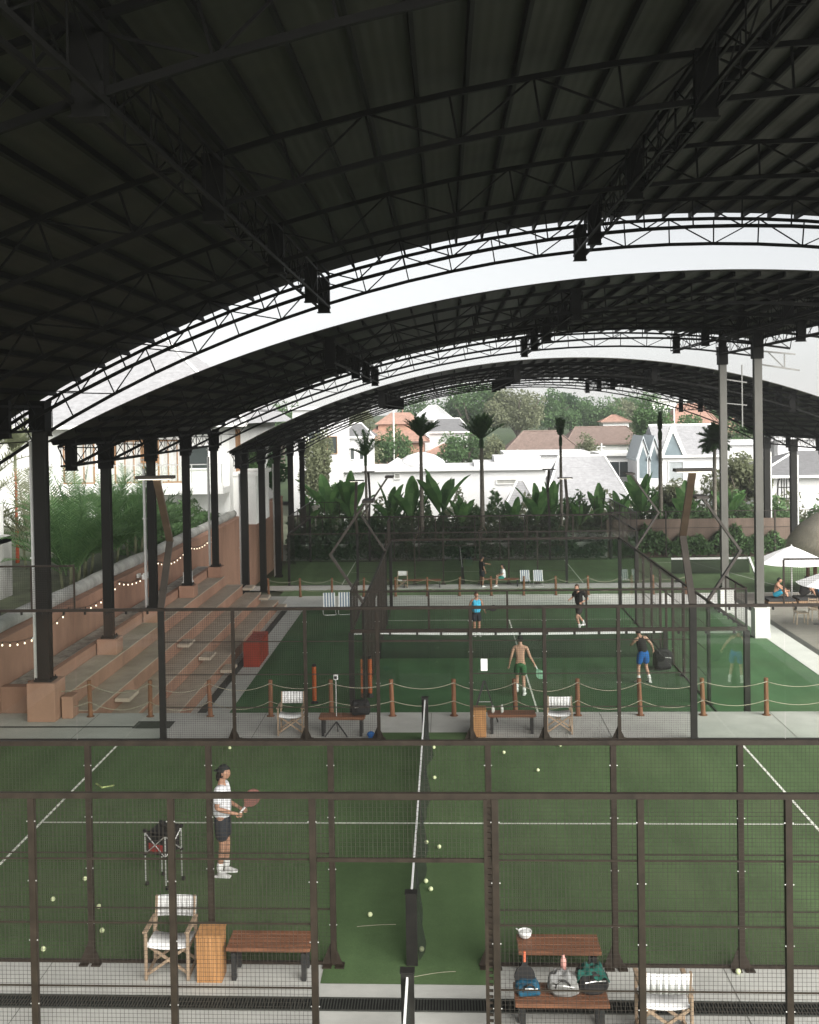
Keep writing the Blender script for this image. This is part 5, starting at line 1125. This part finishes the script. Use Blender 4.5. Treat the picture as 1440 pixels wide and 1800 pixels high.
house('white tower house with brown panel behind the left row of columns', -14.5, -9.6, 92, 100, L2, 7.9, 'flat', wins=((-10.6,92,3.6,.9,1.6,FRAMEW,WINGL,0),(-12.3,92,4.4,1.2,1.6)))
house('small white house with dark windows and grey roof at left', -10.6, -7.4, 101, 107, L2, 5.0, 'hip', 6.4, ROOFGD, .4, wins=((-9.6,101,2.6,.8,1.2),(-8.2,101,2.6,.8,1.2)))
h = house('long low white villa across the centre behind the palms', -8.2, 9.0, 78, 86, L2, 2.45, 'flat', wins=((6.0,78,1.3,2.2,.32,WHITE,CONCD,0),(-3.6,78,1.85,.4,.4,WHITE,CONCD,0)))
b = MB(); b.lathe((-1.6,82,2.73),[(2.2,0),(2.0,.45),(1.2,.95),(.3,1.2)],20); b.build('dome', WHH, h, world=True, smooth=True)
b = MB(); b.add([(-4.9,80,2.735),(-2.6,80,2.735),(-2.6,84,2.735),(-4.9,84,2.735),(-3.7,82,3.5)],[(0,1,4),(1,2,4),(2,3,4),(3,0,4)]); b.build('roof_lantern', WHH, h, world=True)
b = MB(); b.box(3.0,8.5,79,85,2.735,3.05); b.box(4.8,8.8,80,85,3.05,3.5); b.build('upper_storey', WHH, h, world=True)
house('pale grey shingled hip roof house right of the central palm', 9.6, 16.8, 82.5, 92, L2, -1.2, 'hip', 3.2, ROOFG, .5, 2.0)
house('tiny pale pointed roof standing before the central villa', 5.4, 8.0, 74.5, 77, L2, -.6, 'hip', 1.7, ROOFG, .2)
house('flat white building above the grey hipped roof', 6.8, 14.6, 95, 102, L2, 3.0, 'flat')
house('low flat grey-white annex right of the grey hipped roof', 16.0, 19.0, 93, 99, L2, 2.9, 'flat', wm=WHITEW, wins=((17.6,93,.8,2.4,1.5,WHITE,WINGL,1),))
h = house('white gabled house with large grey roof and shuttered window', 20.0, 25.3, 84, 93, L2, 3.2, 'gable', 5.9, ROOFG, .35, ridge='x', wins=((21.2,84,.9,1.25,1.75,WHITE,mat('shutter_grey', (.42,.45,.46), .7, .1, 4, wave=('Z', 9, .6)),0),))
b = MB()
for x, dx in ((19.6,.95),): b.prism([(19.75,83.55,3.2),(20.75,83.55,5.9),(21.05,83.55,5.9),(22.1,83.55,3.2),(21.8,83.55,3.2),(20.9,83.55,5.35),(20.05,83.55,3.2)],(0,.35,0))
b.build('gable_trim', WHITE, h, world=True); b = MB(); b.add([(20.1,83.7,3.22),(21.75,83.7,3.22),(20.9,83.7,5.3)],[(0,1,2)]); b.build('gable_window', BLUEG, h, world=True)
for x, l in ((18.35,'left'),(19.35,'right')):
    t = thing('dormer', 'narrow pale pointed dormer wing beside the gabled house, %s one' % l, 'dormer', (x, 85, L2)); b = MB(); b.prism([(x-.55,84.2,L2),(x+.55,84.2,L2),(x+.55,84.2,2.9),(x,84.2,4.7),(x-.55,84.2,2.9)],(0,5,0)); b.build('wall', WHH, t, world=True)
    b = MB(); b.add([(x-.36,84.19,1.2),(x+.36,84.19,1.2),(x+.36,84.19,2.9),(x,84.19,4.1),(x-.36,84.19,2.9)],[(0,1,2,3,4)]); b.build('window', BLUEG, t, world=True)
    b = MB(); b.prism([(x-.68,84.0,2.75),(x,84.0,4.85),(x+.68,84.0,2.75),(x+.68,84.0,2.95),(x,84.0,5.05),(x-.68,84.0,2.95)],(0,5.3,0)); b.build('roof', mat('roof_blue_grey', (.42,.46,.48), .7, .1, 3), t, world=True)
house('long white block with stepped flat roof at right', 27.0, 40, 90, 98, L2, 3.9, 'flat'); house('taller white step of the flat-roofed block at right', 31.6, 41, 88.5, 89.8, L2, 4.35, 'flat')
h = house('white house with dark arched grille window and low grey roof at the right edge', 26.2, 40, 75, 84, L2, 1.85, 'hip', 3.7, ROOFGD, .8, 5)
b = MB()
for k in range(13): a = pi*k/12; a2 = pi*(k+1)/12; 
pts = [(27.45+0,74.96,-.9)]+[(28.0-.5*cos(pi*k/12),74.96,1.1+.75*sin(pi*k/12)) for k in range(13)]+[(28.5,74.96,-.9)]
b.tube(pts, .05, 6)
for x in (27.8,28.0,28.2): b.tube([(x,74.96,-.9),(x,74.96,1.7)], .035, 5)
for z in (0,.9): b.tube([(27.5,74.96,z),(28.5,74.96,z)], .035, 5)
b.build('arched_grille', BLACKM, h, world=True)
# hillside beyond
GX, GY = 60, 24; vs = []; fs = []
for j in range(GY+1):
    for i in range(GX+1):
        x = -260+520*i/GX; y = 105+260*j/GY; vs.append((x, y, -2.7+5.5*min(1, max(0, (y-105)/70))**1.2+.8*sin(x*.05)*sin(y*.04)+max(0,y-200)*.028))
for j in range(GY):
    for i in range(GX): a = j*(GX+1)+i; fs.append((a, a+1, a+GX+2, a+GX+1))
b = MB(); b.add(vs, fs); struct(b.build('hill', mat('hill_green', (.06,.09,.04), .95, .5, .12, bump=.3), smooth=True), 'low green hillside far behind the houses')
t5 = house('large orange tiled house with two-tier roof on the hillside at left', -10.0, -2.3, 128, 138, -2, 3.7, 'hip', 6.3, TILEO, .8, 3, mat('wall_ochre', (.42,.25,.18), .85, .15, 1))
b = MB(); b.add([(-8.9,130,6.0),(-2.6,130,6.0),(-2.6,136,6.0),(-8.9,136,6.0),(-6.8,133,7.55),(-4.2,133,7.55)],[(0,1,5,4),(1,2,5),(2,3,4,5),(3,0,4),(3,2,1,0)]); b.build('upper_roof', TILEO, t5, world=True); b = MB(); b.box(-8.4,-3.1,130.5,135.5,4.5,5.99); b.build('upper_wall', mat('wall_ochre',(.42,.25,.18)), t5, world=True)
b = MB(); b.tube([(-5.2,133,7.5),(-5.2,133,8.3)], .08, 6); b.build('finial', TILEO, t5, world=True)
house('small orange roofed house below the large orange house', -1.9, 3.4, 121, 127, -2, 2.2, 'hip', 3.4, TILEO, .5); house('grey pitched roof house with reddish end behind the second palm', -1.6, 3.6, 133, 140, -1, 4.8, 'hip', 6.6, ROOFGD, .5, 1.5)
house('pale grey villa roof high among the trees at left', -3.6, 1.2, 146, 152, 0, 6.5, 'hip', 8.5, mat('roof_pale', (.46,.47,.48), .8, .1, 2), .6); 
house('brown tiled hip roof house in the middle distance, left one', 7.8, 17.4, 119, 129, -2, 2.0, 'hip', 4.9, TILEB, .5, 3.2, wm=WHITEW); house('brown tiled hip roof house in the middle distance, right one', 17.2, 27.3, 133, 143, -2, 2.9, 'hip', 5.1, TILEB, .5, 2.0, wm=WHITEW)
house('orange tiled roof house on the hillside at right, left one', 29.0, 33.6, 120, 128, -2, 5.4, 'hip', 8.0, TILEO, .7, 1.6, wm=WHITEW, wins=((30.2,120,3.4,1.2,1.2),(32.4,120,3.4,1.2,1.2))); house('orange tiled roof house on the hillside at right, right one', 35.6, 41, 120, 128, -2, 4.2, 'hip', 6.0, TILEO, .7, 1.6, wm=WHITEW)
house('small orange roof peeping over the brown tiled houses', 24.6, 28.5, 152, 156, -1, 5.6, 'hip', 6.6, TILEO, .4); house('pale tall house with dark windows high on the right', 31.5, 37, 150, 156, 0, 8.6, 'flat', wm=WHITEW, wins=((32.8,150,6,.9,1.6),(34.4,150,6,.9,1.6),(36,150,6,.9,1.6)))
TG = 'trees on the hillside'
for x, y, H, r, n, m, l in ((4.5,150,11.2,6.5,9000,LG,'broad bright green tree on the hill behind the orange house'),(11.2,146,11.4,5.2,9000,LO,'large pale olive tree at the centre of the hillside'),(-3.2,158,9.4,4.2,5000,LG,'green tree behind the pale villa roof'),(17.5,158,10.2,4.2,7000,LG,'dark topped green tree right of the olive tree'),(21.5,166,10.6,4.4,7000,LD,'dark feathery tree on the skyline'),
    (25.5,160,8.9,4.2,6000,LG,'green tree above the right brown roof'),(29.5,168,9.0,4.5,6000,LO,'pale tree on the skyline at right'),(34,176,9.2,5,6000,LG,'green skyline tree behind the pale tall house'),(22.6,101,8.3,2.7,8000,LG,'leafy green tree left of the gabled white house'),(-13,140,8.2,4,5000,LO,'pale green tree left of the orange house'),
    (-6.2,116,5.6,3,4500,LG,'round green tree before the orange house'),(2.6,112,5.2,2.8,4500,LG,'green tree with pale flowers behind the white villa'),(5.8,110,4.6,1.8,3000,LO,'small tree left of the brown roof'),(16.6,110,4.6,1.9,2500,LO,'small palm-like tree before the right brown roof'),(28,110,6.4,2.6,4500,LG,'green tree right of the gabled house roof'),(33,108,6,3,4500,LG,'green tree under the orange roofs at right'),(38,106,6.4,3.4,4500,LD,'dark green tree at the right behind the flat block'),(42,150,9.5,6,5000,LG,'green tree mass at the far right'),(-20,120,8.5,5,5000,LG,'green tree mass at the far left'),(-9.5,112,5,2.6,4000,LO,'pale tree left of the round green tree'),(46,110,7,4,4500,LG,'broad tree at far right behind the grey roof')):
    tree(l, x, y, -2.4 if y < 120 else -.5, H+(2.4 if y < 120 else .5), r, n, .3 if y < 125 else .4, m, TG, k=22)
tree('pale green feathery tree between the tall grey columns', 22.2, 66.5, L2, 6.2, 2.4, 6000, .3, LO); tree('pale green bush at the right edge before the arched window house', 29.0, 64, L2, 4.4, 1.9, 4000, .28, LG); tree('round pale shrub before the gabled house', 17.6, 67.5, L2, 4.6, 1.8, 4500, .26, LO)
for x, y, h_, l in ((-5.6,115,11.6,'pale utility pole before the orange house'),(28.2,118,10.5,'pale utility pole left of the orange roofs at right'),(8.9,112,5.6,'thin pale pole before the left brown roof'),(18.6,112,6.2,'thin pale pole before the right brown roof'),(-10.6,104,10.5,'pale pole left of the small white house')):
    b = MB(); b.tube([(x,y,-2.6),(x,y,-2.6+h_)], .1, 8); b.bar((x-.5,y,-3+h_),(x+.5,y,-3+h_),.08); tag(b.build('utility_pole', PIPE), l, 'pole', 'utility poles among the houses')
b = MB(); b.tube([(-13.2,15.5,1.5),(-13.2,15.5,7.6)], .09, 10); b.box(-13.9,-13.1,15.4,15.6,5.2,5.42); tag(b.build('utility_pole', PIPE), 'pale metal pole with a box just left of the nearest column', 'pole')

# ------------------------------------------------------------------ haze
def haze(density):
    b = MB(); b.box(-420, 420, -60, 420, -3.7, 26); o = b.build('haze', bpy.data.materials.new('haze')); m = o.data.materials[0]; m.use_nodes = True; t = m.node_tree
    t.nodes.remove(t.nodes['Principled BSDF']); v = t.nodes.new('ShaderNodeVolumePrincipled'); v.inputs['Color'].default_value = (.93,.95,.95,1); v.inputs['Density'].default_value = density; v.inputs['Anisotropy'].default_value = .6
    t.links.new(v.outputs[0], t.nodes['Material Output'].inputs['Volume']); tag(o, 'thin pale haze over the whole place', 'haze', kind='stuff')
HAZE = .0015
if HAZE: haze(HAZE)
